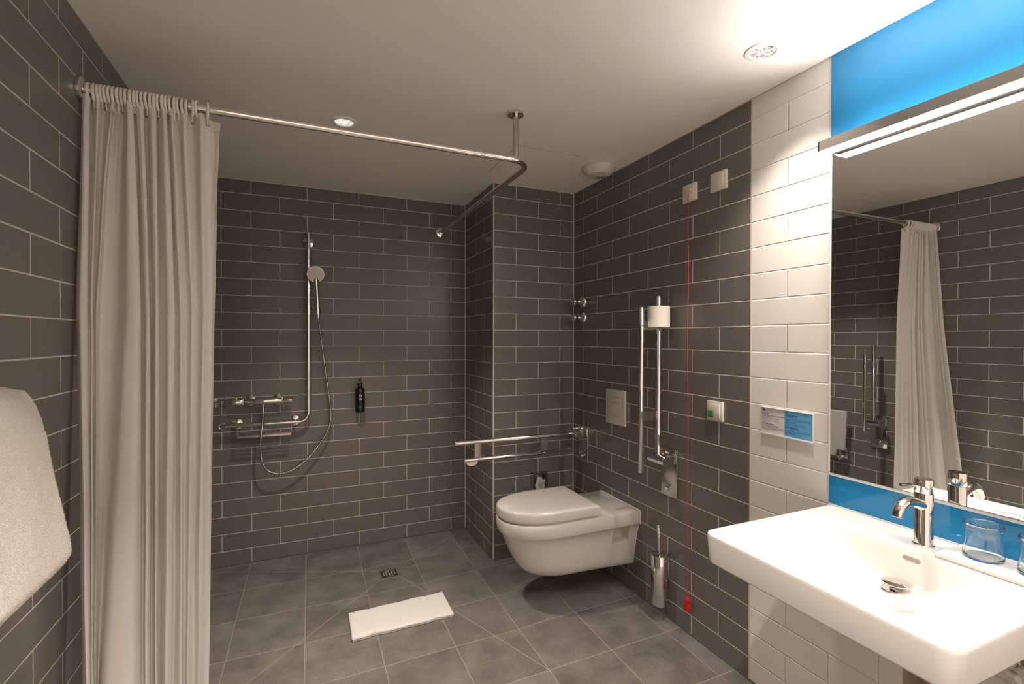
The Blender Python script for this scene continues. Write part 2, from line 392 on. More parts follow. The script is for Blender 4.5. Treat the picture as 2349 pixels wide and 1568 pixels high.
# ------------------------------------------------------------------ downlights
def downlight(x, y, power, label, ring_r=.056, spread=94):
    t = thing('ceiling_downlight', label, 'ceiling light', (x, y, CEIL), 'recessed ceiling downlights')
    mk('trim_ring', G().lathe([(.038, -.0005), (.038, -.004), (.0405, -.007), (ring_r-.012, -.0065), (ring_r-.003, -.004), (ring_r, 0), (.038, 0)], (x, y, CEIL), (0, 0, 1), 56), 'paint', t)
    mk('lens', G().lathe([(0, -.0015), (.038, -.0015), (.038, -.0005), (0, -.0005)], (x, y, CEIL), (0, 0, 1), 48), 'lens', t)
    l = bpy.data.lights.new('lamp', 'AREA'); l.shape = 'DISK'; l.size = .07; l.energy = power; l.color = WARM; l.spread = math.radians(spread)
    lo = bpy.data.objects.new('lamp', l); COL.objects.link(lo); lo.parent = t; lo.location = (0, 0, -.012)
    return t
downlight(1.3690, 1.1165, DOWN_POWER['basin'], 'round recessed downlight in the ceiling nearest the blue glass and basin')
downlight(.1645, 2.199, DOWN_POWER['shower'], 'round recessed downlight in the ceiling beyond the curtain rail', .0545)
downlight(.20, .35, DOWN_POWER['entry'], 'round recessed downlight in the ceiling near the entrance', .0545)

downlight(.95, -.55, DOWN_POWER['door'], 'round downlight added as unseen fill light in the ceiling behind the camera', .0545)  # added lamp out of view, only fills in light from behind

# extractor vent
vx, vy = 1.480, 2.228
t_ = thing('extractor_vent', 'round grey-white ceiling vent with slots close to the right wall', 'vent', (vx, vy, CEIL))
mk('housing', G().lathe([(0, 0), (.086, 0), (.089, -.004), (.088, -.018), (.080, -.030), (.066, -.040), (.060, -.046), (.030, -.050), (0, -.051)], (vx, vy, CEIL), (0, 0, 1), 64), 'plastic', t_)
DOME = [(0, .051), (.030, .050), (.060, .046), (.066, .040), (.080, .030), (.088, .018)]
def dome_z(r):
    for (r0, h0), (r1, h1) in zip(DOME[:-1], DOME[1:]):
        if r <= r1: return h0 + (h1-h0)*(r-r0)/(r1-r0)
    return .018
for k in range(5):
    pts = []
    for j in range(15):
        a_ = .005 + .070*j/14; b2_ = -.012 + .0155*k; dx = b2_*.80 + a_*.35; dy = b2_*.35*-1 + a_*.80 - .012
        pts.append((vx+dx, vy+dy, CEIL-dome_z(math.hypot(dx, dy))-.0003))
    mk('slot', G().tube(pts, .0032, 8), 'steel', t_)
mk('sensor_dome', G().lathe([(0, -.049), (.006, -.049), (.005, -.0535), (0, -.055)], (vx-.036, vy+.030, CEIL+.004), (0, 0, 1), 20), 'plastic_bright', t_)

# ------------------------------------------------------------------ blue glass, mirror, light bar
YM1, YM0 = 1.0365, -.30
t_ = thing('blue_glass_panel', 'bright blue back-painted glass panel behind and around the mirror', 'glass panel', (XR, .4, .79))
mk('glass_sheet', G().box((XR-.006, YM0-.02, .795), (XR-.0005, Y_BLUE, CEIL-.001)), 'blue', t_)
mk('edge_seal', G().box((XR-.005, Y_BLUE, .795), (XR-.0005, Y_BLUE+.0022, CEIL-.001)), M['white_seal'], t_)
t_ = thing('wall_mirror', 'long frameless mirror on the blue glass above the basin', 'mirror', (XR-.006, .4, .897))
mk('mirror_glass', G().box((XR-.0115, YM0, .8985), (XR-.0065, YM1, 1.950)), 'mirror', t_)
g = G(); g.box((XR-.011, YM1, .890), (XR-.0063, YM1+.0065, 1.950)); g.box((XR-.011, YM0, .890), (XR-.0063, YM1, .8985))
mk('edge_strip', g, 'white_seal', t_)
mk('silvering_edge', G().box((XR-.0117, YM0, .8985), (XR-.0063, YM1-.0005, .9)), 'grey_seal', t_)

LX0, LX1, LY1, LZ0, LZ1 = 1.525, 1.586, 1.037, 1.9405, 1.9725
t_ = thing('mirror_light', 'long grey metal light bar glowing above the mirror', 'wall light', (LX1, .4, LZ0))
g = G(); g.box((LX0, YM0, LZ0+.0005), (LX0+.0025, LY1, LZ1)); g.box((LX0, LY1-.003, LZ0+.0005), (LX1, LY1, LZ1)); g.box((LX0, YM0, LZ0+.0005), (LX1, YM0+.003, LZ1))
g.box((LX1-.009, YM0, LZ0-.0002), (XR-.0118, LY1-.012, LZ1-.004))
g.box((LX0+.0025, YM0+.003, LZ0+.0045), (LX1, LY1-.003, LZ0+.009))
mk('housing', g, 'anod', t_)
mk('lower_diffuser', G().box((LX0+.0025, YM0+.003, LZ0), (LX1-.009, LY1-.003, LZ0+.004)), 'strip_down', t_)
mk('upper_diffuser', G().box((LX0+.012, YM0+.02, LZ1-.006), (LX1-.001, LY1-.06, LZ1-.002)), 'strip_up', t_)

l = bpy.data.lights.new('uplight', 'AREA'); l.shape = 'RECTANGLE'; l.size = .030; l.size_y = 1.25; l.energy = UP_POWER; l.color = STRIP; l.spread = math.radians(112)
lo = bpy.data.objects.new('uplight', l); COL.objects.link(lo); lo.parent = t_; lo.location = (1.548-LX1, (YM0+LY1)/2-.4, LZ1+.001-LZ0); lo.rotation_euler = (0, math.radians(180-32), 0)

# ------------------------------------------------------------------ washbasin
SX0, SX1, SY0, SY1, SZ = 1.046, XR-.0065, .457, 1.044, .790
bx = thing('washbasin', 'wide white wall-hung ceramic washbasin below the mirror', 'washbasin', (XR, .745, .66))
RC = .034
def outline(inset, n=260):
    """rounded rectangle, rounded only at the two front corners"""
    xa, xb, ya, yb = SX0+inset, SX1, SY0+inset, SY1-inset; r = max(RC-inset, .004); rb_ = .003
    P = []
    def arc(cx, cy, rr, t0, t1, k=22):
        for i in range(k+1):
            a = t0 + (t1-t0)*i/k; P.append(Vector((cx+rr*math.cos(a), cy+rr*math.sin(a))))
    arc(xa+r, yb-r, r, PI/2, PI); arc(xa+r, ya+r, r, PI, 1.5*PI); P.append(Vector((xb, ya))); P.append(Vector((xb, yb)))
    # resample
    L = [0]
    Q = P + [P[0]]
    for i in range(len(P)): L.append(L[-1] + (Q[i+1]-Q[i]).length)
    out = []
    for k in range(n):
        s_ = L[-1]*k/n
        i = max(j for j in range(len(L)) if L[j] <= s_+1e-9); i = min(i, len(P)-1)
        t2 = (s_-L[i])/max(L[i+1]-L[i], 1e-9); out.append(Q[i]*(1-t2)+Q[i+1]*t2)
    return out
LEDGE = 1.466; BD = .098
def bowl(x, y):
    fy = sstep((SY1-.012-y)/.30)*sstep((y-SY0-.012)/.30); fx = sstep((x-SX0-.012)/.19); fr = sstep((LEDGE-x)/.045)
    return SZ - BD*(fy**.85)*(fx**.8)*(fr**.9)
rings_ = []
Nn = 420
def ring(inset, z): return [(p.x, p.y, z) for p in outline(inset, Nn)]
rings_.append(ring(.034, SZ-.084)); rings_.append(ring(.011, SZ-.084)); rings_.append(ring(.0075, SZ-.0825)); rings_.append(ring(.0055, SZ-.078))
rings_.append(ring(0, SZ-.012)); rings_.append(ring(.0003, SZ-.005)); rings_.append(ring(.0018, SZ-.0015)); rings_.append(ring(.0045, SZ)); rings_.append(ring(.009, SZ))
cen = Vector((1.36, .745)); base = outline(.012, Nn)
K = 95
for k in range(K):
    s_ = k/K
    rr_ = []
    for p in base:
        q = p + (cen-p)*s_; rr_.append((q.x, q.y, bowl(q.x, q.y)))
    rings_.append(rr_)
g = G(); g.rings(rings_, cap0=False, cap1=True)
# underside : tapering tub
und = [(.034, SZ-.084), (.06, SZ-.105), (.11, SZ-.125), (.16, SZ-.13)]
g.rings([ring(i_, z_) for i_, z_ in und], cap0=False, cap1=True)
mk('basin_body', g, 'porcelain', bx, smooth=60, weld=True)
mk('wall_joint', G().box((SX1-.002, SY0, SZ-.004), (XR-.0055, SY1, SZ+.0052)), 'white_seal', bx)
# overflow slot on the rear wall of the bowl
def capsule(cx, cy, w, h, n=14):
    P = []
    for i in range(n+1): a = -PI/2 + PI*i/n; P.append((cx + w/2-h/2 + h/2*math.cos(a), cy + h/2*math.sin(a)))
    for i in range(n+1): a = PI/2 + PI*i/n; P.append((cx - w/2+h/2 + h/2*math.cos(a), cy + h/2*math.sin(a)))
    return P
def on_slope(y, zz, off):
    lo, hi = 1.40, LEDGE
    for _ in range(30):
        mid = (lo+hi)/2
        if bowl(mid, y) < zz: lo = mid
        else: hi = mid
    return (lo-off, y, zz)
g = G()
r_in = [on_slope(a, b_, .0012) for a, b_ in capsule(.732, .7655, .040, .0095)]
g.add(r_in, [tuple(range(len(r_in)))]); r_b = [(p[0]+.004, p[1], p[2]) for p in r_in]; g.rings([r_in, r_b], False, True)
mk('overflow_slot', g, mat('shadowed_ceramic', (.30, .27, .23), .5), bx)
# pop-up waste
wx, wy = 1.392, .7345; wz = bowl(wx, wy)
mk('waste_flange', G().lathe([(0, .0), (.033, 0), (.0335, .0018), (.031, .0035), (.024, .0025), (.022, .0008), (0, .0008)], (wx, wy, wz), (0, 0, 1), 48), 'chrome', bx)
g = G(); g.lathe([(0, .002), (.014, .002), (.0145, .007), (.018, .0105), (.027, .0165), (.0322, .0200), (.0320, .0215), (.027, .0232), (.018, .0246), (.008, .0254), (0, .0256)], (wx, wy, wz), (0, 0, 1), 48)
mk('waste_plug', g, 'chrome', bx)
# screw and tail-piece seen below
mk('fixing_bolt', G().lathe([(0, 0), (.005, 0), (.005, .012), (.008, .013), (.008, .02), (0, .02)], (1.19, .615, .682), (0, 0, 1), 16), 'chrome', bx)

# angle valve under the basin
av = thing('angle_valve', 'small chrome angle valve with pipe on the wall below the basin', 'valve', (XR, .572, .53))
g = G(); g.lathe([(0, 0), (.024, 0), (.024, .004), (.012, .007), (.012, .035), (0, .035)], (XR-.0003, .572, .535), (-1, 0, 0), 28)
mk('valve_body', g, 'chrome', av)
mk('valve_knob', G().lathe([(0, 0), (.013, 0), (.014, .018), (0, .020)], (XR-.035, .572, .535), (-1, 0, 0), 24), 'chrome', av)
mk('pipe', G().tube([(XR-.022, .572, .53), (XR-.022, .572, .25), (XR-.022, .572, .02), (XR-.022, .572, .001)], .006, 14), 'chrome', av)

# ------------------------------------------------------------------ tap
fx, fy, fz = 1.512, .7355, SZ
tp = thing('basin_tap', 'chrome single-lever mixer tap on the washbasin ledge', 'tap', (fx, fy, fz))
mk('tap_body', G().lathe([(0, 0), (.0235, 0), (.0240, .002), (.0240, .0045), (.0215, .006), (.0205, .009), (.0205, .1395), (.0200, .1405), (0, .1405)], (fx, fy, fz), (0, 0, 1), 64), 'chrome', tp)
mk('tap_cap', G().lathe([(0, .1415), (.0200, .1415), (.0207, .1425), (.0207, .176), (.0200, .178), (0, .1783)], (fx, fy, fz), (0, 0, 1), 64), 'chrome', tp)
pts = catmull([(fx+.004, fy, fz+.104), (fx-.030, fy, fz+.117), (fx-.062, fy, fz+.125), (fx-.088, fy, fz+.124), (fx-.107, fy, fz+.113), (fx-.117, fy, fz+.093)], 8)
n_ = len(pts); g = G(); g.tube(pts, .013, 28, radii=[.0150-.0025*(i/n_) for i in range(n_)])
sp_ = mk('spout', g, 'chrome', tp)
dv = (pts[-1]-pts[-3]).normalized()
mk('aerator', G().lathe([(0, 0), (.0105, 0), (.0105, .0012), (0, .0008)], pts[-1], dv, 28), 'steel', sp_)
mk('lever', G().tube([(fx-.015, fy+.003, fz+.159), (fx-.05, fy+.008, fz+.1645), (fx-.080, fy+.013, fz+.168)], .0040, 18), 'chrome', tp)

# shelf tray with glasses
tr_ = tag(mk('amenity_tray', G().box((1.462, .26, SZ+.0006), (1.590, .688, SZ+.010)), 'plastic_bright', bevel=.002), 'thin white tray on the washbasin ledge holding drinking glasses', 'tray')
def tumbler(x, y, label):
    z = SZ+.0102
    out_ = [(.0375, .0005), (.0388, .004), (.0386, .012), (.0362, .030), (.0345, .052), (.0342, .068), (.0350, .0715), (.0372, .0735), (.0378, .0765), (.0368, .0785), (.0378, .081), (.0374, .084), (.0355, .0855)]
    inn = [(.0325, .0845), (.0300, .080), (.0305, .074), (.0318, .066), (.0322, .050), (.0340, .030), (.0364, .012), (.0362, .008)]
    prof = [(0, .0005)] + out_ + inn + [(.034, .0050), (0, .0045)]
    o = mk('drinking_glass', G().lathe(prof, (0, 0, 0), (0, 0, 1), 72), 'glass', smooth=50)
    o.location = (x, y, z); return tag(o, label, 'glass', 'drinking glasses on the basin ledge')
tumbler(1.535, .622, 'clear drinking glass on the white tray, the one nearer the tap')
tumbler(1.535, .520, 'clear drinking glass on the white tray, farther from the tap at the picture edge')

# ------------------------------------------------------------------ toilet
TY = 2.203; XB = XR-.0006
wc = thing('toilet', 'white wall-hung toilet with closed lid on the grey tiled wall', 'toilet', (XR, TY, .15))
def dshape(xf, hb, xb, a, n=40, hb_back=None, ex=2.3):
    """plan outline: straight sides from the wall, rounded nose at xf; half width hb"""
    P = []; hbk = hb if hb_back is None else hb_back
    for i in range(n+1):
        th = PI/2 - PI*i/n
        c, s_ = math.cos(th), math.sin(th)
        P.append((xf + a - a*abs(c)**(2/ex), TY - hb*math.copysign(abs(s_)**(2/ex), s_)))
    m_ = 14
    tail = [(xf+a + (xb-xf-a)*j/m_, TY + hb + (hbk-hb)*j/m_) for j in range(1, m_+1)]
    head = [(xb - (xb-xf-a)*j/m_, TY - hbk + (hbk-hb)*j/m_) for j in range(0, m_)]
    # P runs from y=TY-hb (near) ... to TY+hb
    return head + P + tail
def rr(xf, hb, a, z, hbk=None, xb=XB, ex=2.3): return [(x, y, z) for x, y in dshape(xf, hb, xb, a, 40, hbk, ex)]
band = [rr(.908, .168, .28, .374), rr(.895, .180, .29, .378), rr(.889, .1835, .29, .388), rr(.884, .1845, .29, .41), rr(.8835, .1845, .29, .436), rr(.886, .1825, .29, .4425), rr(.893, .178, .285, .445)]
bowl_r = [rr(1.125, .070, .17, .143, .118), rr(1.085, .095, .20, .147, .122), rr(1.045, .112, .22, .158, .126), rr(1.015, .122, .24, .175, .130), rr(.985, .130, .25, .205, .135), rr(.962, .138, .26, .245, .141), rr(.940, .146, .27, .290, .148), rr(.923, .154, .28, .330, .154), rr(.912, .162, .28, .362, .161), rr(.908, .168, .28, .375, .168)]
g = G(); g.rings(bowl_r + band[1:], True, True)
body = mk('bowl', g, 'porcelain_wc', wc, smooth=50)
# mounting recesses cut in both flanks
def cut(obj, lo, hi, r):
    c = mk('recess_cutter', G().box(lo, hi), 'porcelain_wc', bevel=r, seg=4); 
    md = obj.modifiers.new('recess', 'BOOLEAN'); md.operation = 'DIFFERENCE'; md.object = c; md.solver = 'EXACT'
    c.location = -sum_loc(obj); c.location = (0, 0, 0)
    bpy.context.view_layer.update()
    me = bpy.data.meshes.new_from_object(obj.evaluated_get(bpy.context.evaluated_depsgraph_get()))
    obj.modifiers.clear(); obj.data = me; bpy.data.objects.remove(c)
    me.polygons.foreach_set('use_smooth', [True]*len(me.polygons)); me.set_sharp_from_angle(angle=math.radians(40))
def sum_loc(o):
    v_ = Vector((0, 0, 0)); p = o.parent
    while p is not None: v_ += p.location; p = p.parent
    return v_
cut(body, (1.452, TY-.26, .282), (1.553, TY-.085, .3735), .012)
cut(body, (1.452, TY+.085, .282), (1.553, TY+.26, .3735), .012)
seat_r = [rr(.899, .168, .28, .4455, xb=1.345, ex=2.25), rr(.899, .168, .28, .4562, xb=1.345, ex=2.25)]
mk('seat', G().rings(seat_r, True, True), 'seat_plastic', wc, smooth=40)
lid = []
for ins, z in [(.006, .456), (.001, .458), (0, .462), (0, .494), (.0015, .5005), (.006, .5055), (.012, .507), (.03, .508), (.06, .5085)]:
    lid.append(rr(.884+ins, .1815-ins, .285-ins*.5, z, xb=1.356-ins*.6, ex=2.25))
mk('lid', G().rings(lid, True, True), 'seat_plastic', wc, smooth=40)
for dy in (-.078, .078): mk('hinge', G().lathe([(0, 0), (.011, 0), (.011, .004), (.008, .006), (0, .006)], (1.366, TY+dy, .4451), (0, 0, 1), 20), 'chrome', wc)
g = G(); g.tube([(XB-.002, TY-.186, .375), (XB-.002, TY-.186, .440), (XB-.002, TY-.180, .447), (XB-.002, TY+.180, .447), (XB-.002, TY+.186, .440), (XB-.002, TY+.186, .375)], .0028, 8)
g.tube([(XB-.002, TY-.170, .372), (XB-.002, TY-.150, .30), (XB-.002, TY-.124, .16)], .0028, 8); g.tube([(XB-.002, TY+.170, .372), (XB-.002, TY+.150, .30), (XB-.002, TY+.124, .16)], .0028, 8)
mk('wall_seal', g, 'white_seal', wc)

# flush plate
fp = thing('flush_plate', 'pale rectangular dual flush plate on the wall above the toilet', 'flush plate', (XR, 2.23, .86))
mk('plate', G().box((XR-.013, 2.1425, .860), (XR-.0002, 2.3165, 1.0535)), 'seat_plastic', fp, bevel=.0015)
mk('button', G().box((XR-.0150, 2.196, .980), (XR-.013, 2.272, 1.010)), 'seat_plastic', fp, bevel=.0006)
mk('button', G().box((XR-.0150, 2.196, .908), (XR-.013, 2.272, .9785)), 'seat_plastic', fp, bevel=.0006)
g = G(); g.box((XR-.0134, 2.1945, .9065), (XR-.0129, 2.2735, 1.0115)); mk('button_gap', g, 'grey_seal', fp)
mk('plate_mark', G().box((XR-.0153, 2.230, .9165), (XR-.0150, 2.240, .9195)), 'steel', fp)

# ------------------------------------------------------------------ grab rails
def grab_rail(name, label, side, x, y, z, length, folded, cat='grab rail', gap=.10):
    """pivot axis along y at wall x; folded=True: bars stand up, else they reach out into the room. side=-1 right wall, +1 left wall"""
    t = thing(name, label, cat, (x, y, z), 'folding chrome grab rails')
    s = side; wx_ = x; off = .072
    pv = Vector((wx_ + s*off, y, z))
    # wall plate
    mk('wall_plate', G().box((min(wx_, wx_+s*.008)+(.0002 if s > 0 else 0), y-.055, z-.185), (max(wx_, wx_+s*.008)-(.0002 if s < 0 else 0), y+.055, z+.045)), 'brushed' if side < 0 and folded else 'chrome', t, bevel=.003)
    g = G(); g.lathe([(0, 0), (.009, 0), (.0095, .002), (.0095, .016), (.008, .018), (0, .018)], (wx_+s*.008, y, z-.145), (s, 0, 0), 28); mk('lock_knob', g, 'chrome', t)
    x_in, x_out = sorted((wx_+s*.008, wx_+s*(off-.012)))
    for q0, q1 in ((.028, .048), (-.048, -.028)): mk('hinge_bracket', G().box((x_in, y+q0, z-.020), (x_out, y+q1, z+.028)), 'chrome', t, bevel=.004)
    g = G(); g.lathe([(0, -.055), (.020, -.055), (.0225, -.052), (.0225, .052), (.020, .055), (0, .055)], pv, (0, 1, 0), 40); mk('pivot_drum', g, 'chrome', t)
    d_ = Vector((0, 0, 1)) if folded else Vector((s, 0, 0)); e_ = Vector((s, 0, 0)) if folded else Vector((0, 0, -1))
    a = pv + d_*.018; b_ = pv + d_*length
    mk('main_bar', G().tube([a, pv+d_*.04, b_-d_*.003, b_], .0135, 28, radii=[.0135, .0135, .0135, .0115]), 'chrome', t)
    a2 = pv + e_*gap + d_*(-.055 if folded else .02); b2 = pv + e_*gap + d_*(length-.055)
    mk('lower_bar', G().tube([a2, a2+d_*.003, b2-d_*.003, b2], .0118, 28, radii=[.010, .0118, .0118, .010]), 'chrome', t)
    for q in (.30*length-.045, length-.16):
        c0 = pv + d_*q + e_*.013; c1 = pv + d_*(q+.042) + e_*(gap-.011)
        lo = Vector((min(c0.x, c1.x), y-.003, min(c0.z, c1.z))); hi = Vector((max(c0.x, c1.x), y+.003, max(c0.z, c1.z)))
        lp_ = mk('link_plate', G().box(lo, hi), 'chrome', t)
        k0 = pv + d_*(q+.021) + e_*(gap) ; mk('screw_cap', G().lathe([(0, .0), (.005, 0), (.005, .015), (0, .016)], k0+Vector((0, 0, 0)), (0, -1, 0), 16), 'brushed', lp_)
    if not folded:
        q = pv + d_*(length-.10) + e_*(gap+.010); g = G(); n = 18
        prof = [(q.x - .034*math.cos(PI*i/n), q.z - .022*math.sin(PI*i/n)) for i in range(n+1)]
        g.rings([[(px_, y-.008, pz_) for px_, pz_ in prof], [(px_, y+.008, pz_) for px_, pz_ in prof]], True, True); mk('rubber_stop', g, 'plastic', t)
    return t
grab_rail('grab_rail', 'chrome double grab rail lowered level beside the toilet', -1, XR, 2.57, .755, .765, False)
grab_rail('grab_rail', 'chrome double grab rail folded upright on the right wall, carrying the toilet roll', -1, XR, 1.803, .772, .765, True)
grab_rail('grab_rail', 'chrome double grab rail folded upright on the left wall behind the shower curtain', 1, XL, 2.112, .745, .55, True)

# toilet roll threaded on the upright rail
rx, ry, rz = XR-.072, 1.803, 1.391
t_ = thing('toilet_roll', 'white toilet roll slipped over the upright grab rail', 'toilet roll', (rx, ry, rz))
prof = [(.0215, 0), (.049, 0), (.0505, .0015), (.0508, .05), (.0505, .0965), (.049, .098), (.0215, .098), (.0215, 0)]
g = G()
n = 72; rs = []
for r_, h_ in prof: rs.append([(rx + (r_ + (.0006*math.sin(h_*260+a*3) if r_ > .04 else 0))*math.cos(2*PI*a/n), ry + r_*math.sin(2*PI*a/n), rz+h_) for a in range(n)])
g.rings(rs, False, False); mp = terry('quilted_paper', (.88, .82, .73), 190, .0012); mk('paper', g, mp, t_)
g = G(); g.rings([[(rx+r_*math.cos(2*PI*a/48), ry+r_*math.sin(2*PI*a/48), rz+h_) for a in range(48)] for r_, h_ in [(.0195, .0005), (.0212, .0005), (.0212, .0975), (.0195, .0975), (.0195, .0005)]], False, False)
mk('cardboard_core', g, mat('brown_card', (.42, .34, .25), .8), t_)

# ------------------------------------------------------------------ wall valves
def knob(z, y, label, dot, first=[None]):
    t = thing('wall_stop_valve', label, 'valve', (XR, y, z), 'chrome stop valves in the corner')
    mk('escutcheon', G().lathe([(0, 0), (.037, 0), (.0375, .002), (.034, .012), (.024, .020), (.014, .024), (.0135, .030), (0, .030)], (XR-.0003, y, z), (-1, 0, 0), 96), 'chrome', t)
    hn_ = mk('handle', G().lathe([(0, .028), (.011, .028), (.012, .036), (.017, .048), (.0235, .064), (.024, .070), (.021, .078), (.0115, .082), (.0110, .090), (0, .091)], (XR, y, z), (-1, 0, 0), 40), 'chrome', t)
    mk('marker', G().lathe([(0, .0905), (.0045, .0905), (.004, .0925), (0, .093)], (XR, y, z), (-1, 0, 0), 16), mat(dot[0], dot[1], .4), hn_)
knob(1.565, 2.578, 'upper chrome stop valve with red marker in the wall corner', ('red_marker', (.5, .02, .01)))
knob(1.467, 2.578, 'lower chrome stop valve with blue marker in the wall corner', ('blue_marker', (.01, .03, .3)))

# ------------------------------------------------------------------ switches, cord
def switch(name, label, y0, y1, z0, z1, cat='switch', depth=.011):
    t = thing(name, label, cat, (XR, (y0+y1)/2, z0))
    mk('frame', G().box((XR-depth, y0, z0), (XR-.0002, y1, z1)), 'plastic', t, bevel=.0014)
    mk('cover', G().box((XR-depth-.0035, y0+.0125, z0+.0125), (XR-depth, y1-.0125, z1-.0125)), 'plastic', t, bevel=.0012)
    return t
sw = switch('alarm_pull_switch', 'white square alarm switch with a small red light and a long red pull cord', 1.6343, 1.7165, 1.9535, 2.0325, 'alarm switch')
cb_ = mk('cord_boss', G().lathe([(0, 0), (.010, 0), (.0095, .0015), (0, .0015)], (XR-.0145, 1.672, 1.9895), (-1, 0, 0), 28), 'plastic', sw)
mk('cord_hole', G().lathe([(0, 0), (.0018, 0), (0, .0022)], (XR-.0145, 1.672, 1.9895), (-1, 0, 0), 10), 'dark', cb_)
mk('indicator_light', G().lathe([(0, 0), (.0018, 0), (.0014, .0012), (0, .0014)], (XR-.0146, 1.6605, 2.0045), (-1, 0, 0), 12), 'led', sw)
switch('blank_wall_switch', 'plain white square wall plate right of the alarm pull switch', 1.4695, 1.5535, 1.957, 2.036, 'wall plate')
gs = switch('call_reset_switch', 'white square wall switch with green corner button above grab height', 1.483, 1.5665, .9935, 1.0735)
mk('green_button', G().box((XR-.0163, 1.5275, 1.0035), (XR-.0147, 1.5565, 1.0325)), 'green', gs, bevel=.0006)
pts = [(XR-.0165, 1.672, 1.9895), (XR-.021, 1.6715, 1.983), (XR-.0225, 1.670, 1.965)]
zz = 1.94
while zz > .18:
    k = 1.94-zz; pts.append((XR-.0225+.0012*math.sin(k*9), 1.6685 - .003*k + .0022*math.sin(k*11+1.2*math.sin(k*4)), zz)); zz -= .03
pts.append((XR-.0225, 1.6635, .176))
cd = mk('pull_cord', G().tube(catmull(pts, 3), .0013, 8), 'red_cord', sw, label='thin red pull cord hanging almost to the floor')
g = G()
sec = lambda w, d_, z: [(XR-.0225-d_, 1.663-w, z), (XR-.0225-d_*.6, 1.663-w*1.05, z), (XR-.0225+d_, 1.663-w, z), (XR-.0225+d_, 1.663+w, z), (XR-.0225-d_, 1.663+w, z)]
g.rings([sec(.012, .0075, .117), sec(.0135, .0085, .125), sec(.0105, .0085, .150), sec(.0105, .0085, .152)], True, True)
g.rings([sec(.0095, .008, .152), sec(.0095, .0085, .165), sec(.0075, .006, .174), sec(.004, .003, .177)], True, True)
mk('pull_handle', g, 'red', cd, bevel=.0008)

# ------------------------------------------------------------------ notice card
CY1, CY0, CZ0, CZ1 = 1.3045, 1.1005, .9795, 1.0815
nc = thing('notice_holder', 'white framed notice card, half white half blue, on the cream tiles', 'notice', (XR, 1.2, CZ0))
g = G(); g.box((XR-.004, CY0, CZ0), (XR-.0002, CY1, CZ1)); g.box((XR-.0085, CY0, CZ0), (XR-.004, CY1, CZ0+.0045)); g.box((XR-.0085, CY0, CZ0+.0045), (XR-.0068, CY1, CZ0+.0065)); g.box((XR-.0075, CY0, CZ1-.003), (XR-.004, CY1, CZ1))
mk('holder_frame', g, 'plastic_bright', nc, bevel=.0005)
ymid = 1.2065
mk('white_card', G().box((XR-.0048, ymid, CZ0+.006), (XR-.0040, CY1-.0008, CZ1-.0032)), 'card_white', nc)
mk('blue_card', G().box((XR-.0048, CY0+.002, CZ0+.006), (XR-.0040, ymid, CZ1-.0032)), 'card_blue', nc)
xt = XR-.0049; Rv, Uv = (0, -1, 0), (0, 0, 1)
def T(name, body, size, y, z, mt, bold=0.0, w=1.0, line=1.0): text_obj(name, body, size, (xt, y, z), Rv, Uv, mt, nc, bold, w, line=line)
yl = CY1-.0055
T('heading', 'ETWAS VERGESSEN?', .0050, yl, 1.0615, 'navy_soft', 0, 1.0)
T('heading', 'MACHT NIX.', .0052, yl, 1.0558, 'navy', .00018)
T('body_text', 'Wir haben immer etwas für dich bereit, wenn du einmal\netwas nicht dabei hast.', .0040, yl, 1.0500, 'navy', .00008, 1.0, .92)
T('body_text', 'Zahnbürste,  Zahnpasta,  Kamm,  Rasierschaum,\nNähzeug,  Shampoo,  Seife,  Duschhaube  und\nmanches mehr\nbekommst du jederzeit gerne an der Rezeption.', .0037, yl, 1.0420, 'navy_soft', 0, 1.0, .92)
T('heading', 'FORGOT IT ?', .0050, yl, 1.0240, 'navy_soft')
T('heading', "WE'VE GOT EXTRA.", .0056, yl, 1.0175, 'navy', .0002)
T('body_text', 'Tell reception in case you need something.', .0040, yl, 1.0120, 'navy', .00008)
T('body_text', 'Please take anything you need from our list: a toothbrush,\ntoothpaste, a comb, a razor, sewing kit, soap, a shower cap\nor whatever you are missing at the moment.\nWe are happy to help.', .0037, yl, 1.0068, 'navy_soft', 0, 1.0, .92)
g = G(); g.box((xt-.0002, yl-.0125, 1.0680), (xt, yl-.0075, 1.0755)); g.box((xt-.0002, yl-.0125, 1.0668), (xt, yl-.001, 1.0678)); mk('card_logo', g, 'navy', nc)
T('logo_text', 'we..', .0048, yl, 1.0690, 'navy', .0001)
yr = ymid-.0035
T('heading', 'WÄSCHE GESPART', .0054, yr, 1.0600, 'blue_ink', .0002)
T('heading', 'UMWELT BEWAHRT', .0050, yr, 1.0545, 'blue_ink_soft')
T('body_text', 'In allen Hotels werden jeden Tag tausende Handtücher unnötig\ngewaschen und dafür ungeheure Mengen an Wasser und Energie\nverbraucht und die Gewässer belastet.', .0037, yr, 1.0490, 'blue_ink_soft', 0, 1.0, .95)
T('body_text', 'Bitte entscheide für dich.', .0040, yr, 1.0365, 'blue_ink', .00008)
T('body_text', 'Handtücher am Boden bedeutet: bitte austauschen.\nHandtücher am Haken bedeutet: ich verwende sie noch\neinmal.', .0037, yr, 1.0318, 'blue_ink_soft', 0, 1.0, .95)
T('heading', 'SAVE YOUR TOWELS', .0054, yr, 1.0185, 'blue_ink', .0002)
T('heading', 'SAVE THE PLANET', .0050, yr, 1.0130, 'blue_ink_soft')
T('body_text', 'Every day thousands of towels are washed unnecessarily and tons\nof water and energy are wasted. Help us to protect nature.', .0037, yr, 1.0080, 'blue_ink_soft', 0, 1.0, .95)
T('body_text', 'Please decide for yourself.', .0040, yr, .9998, 'blue_ink', .00008)
T('body_text', 'Towels on the floor: please change them.\nTowels on the rail: I will use them again.', .0037, yr, .9953, 'blue_ink_soft', 0, 1.0, .95)
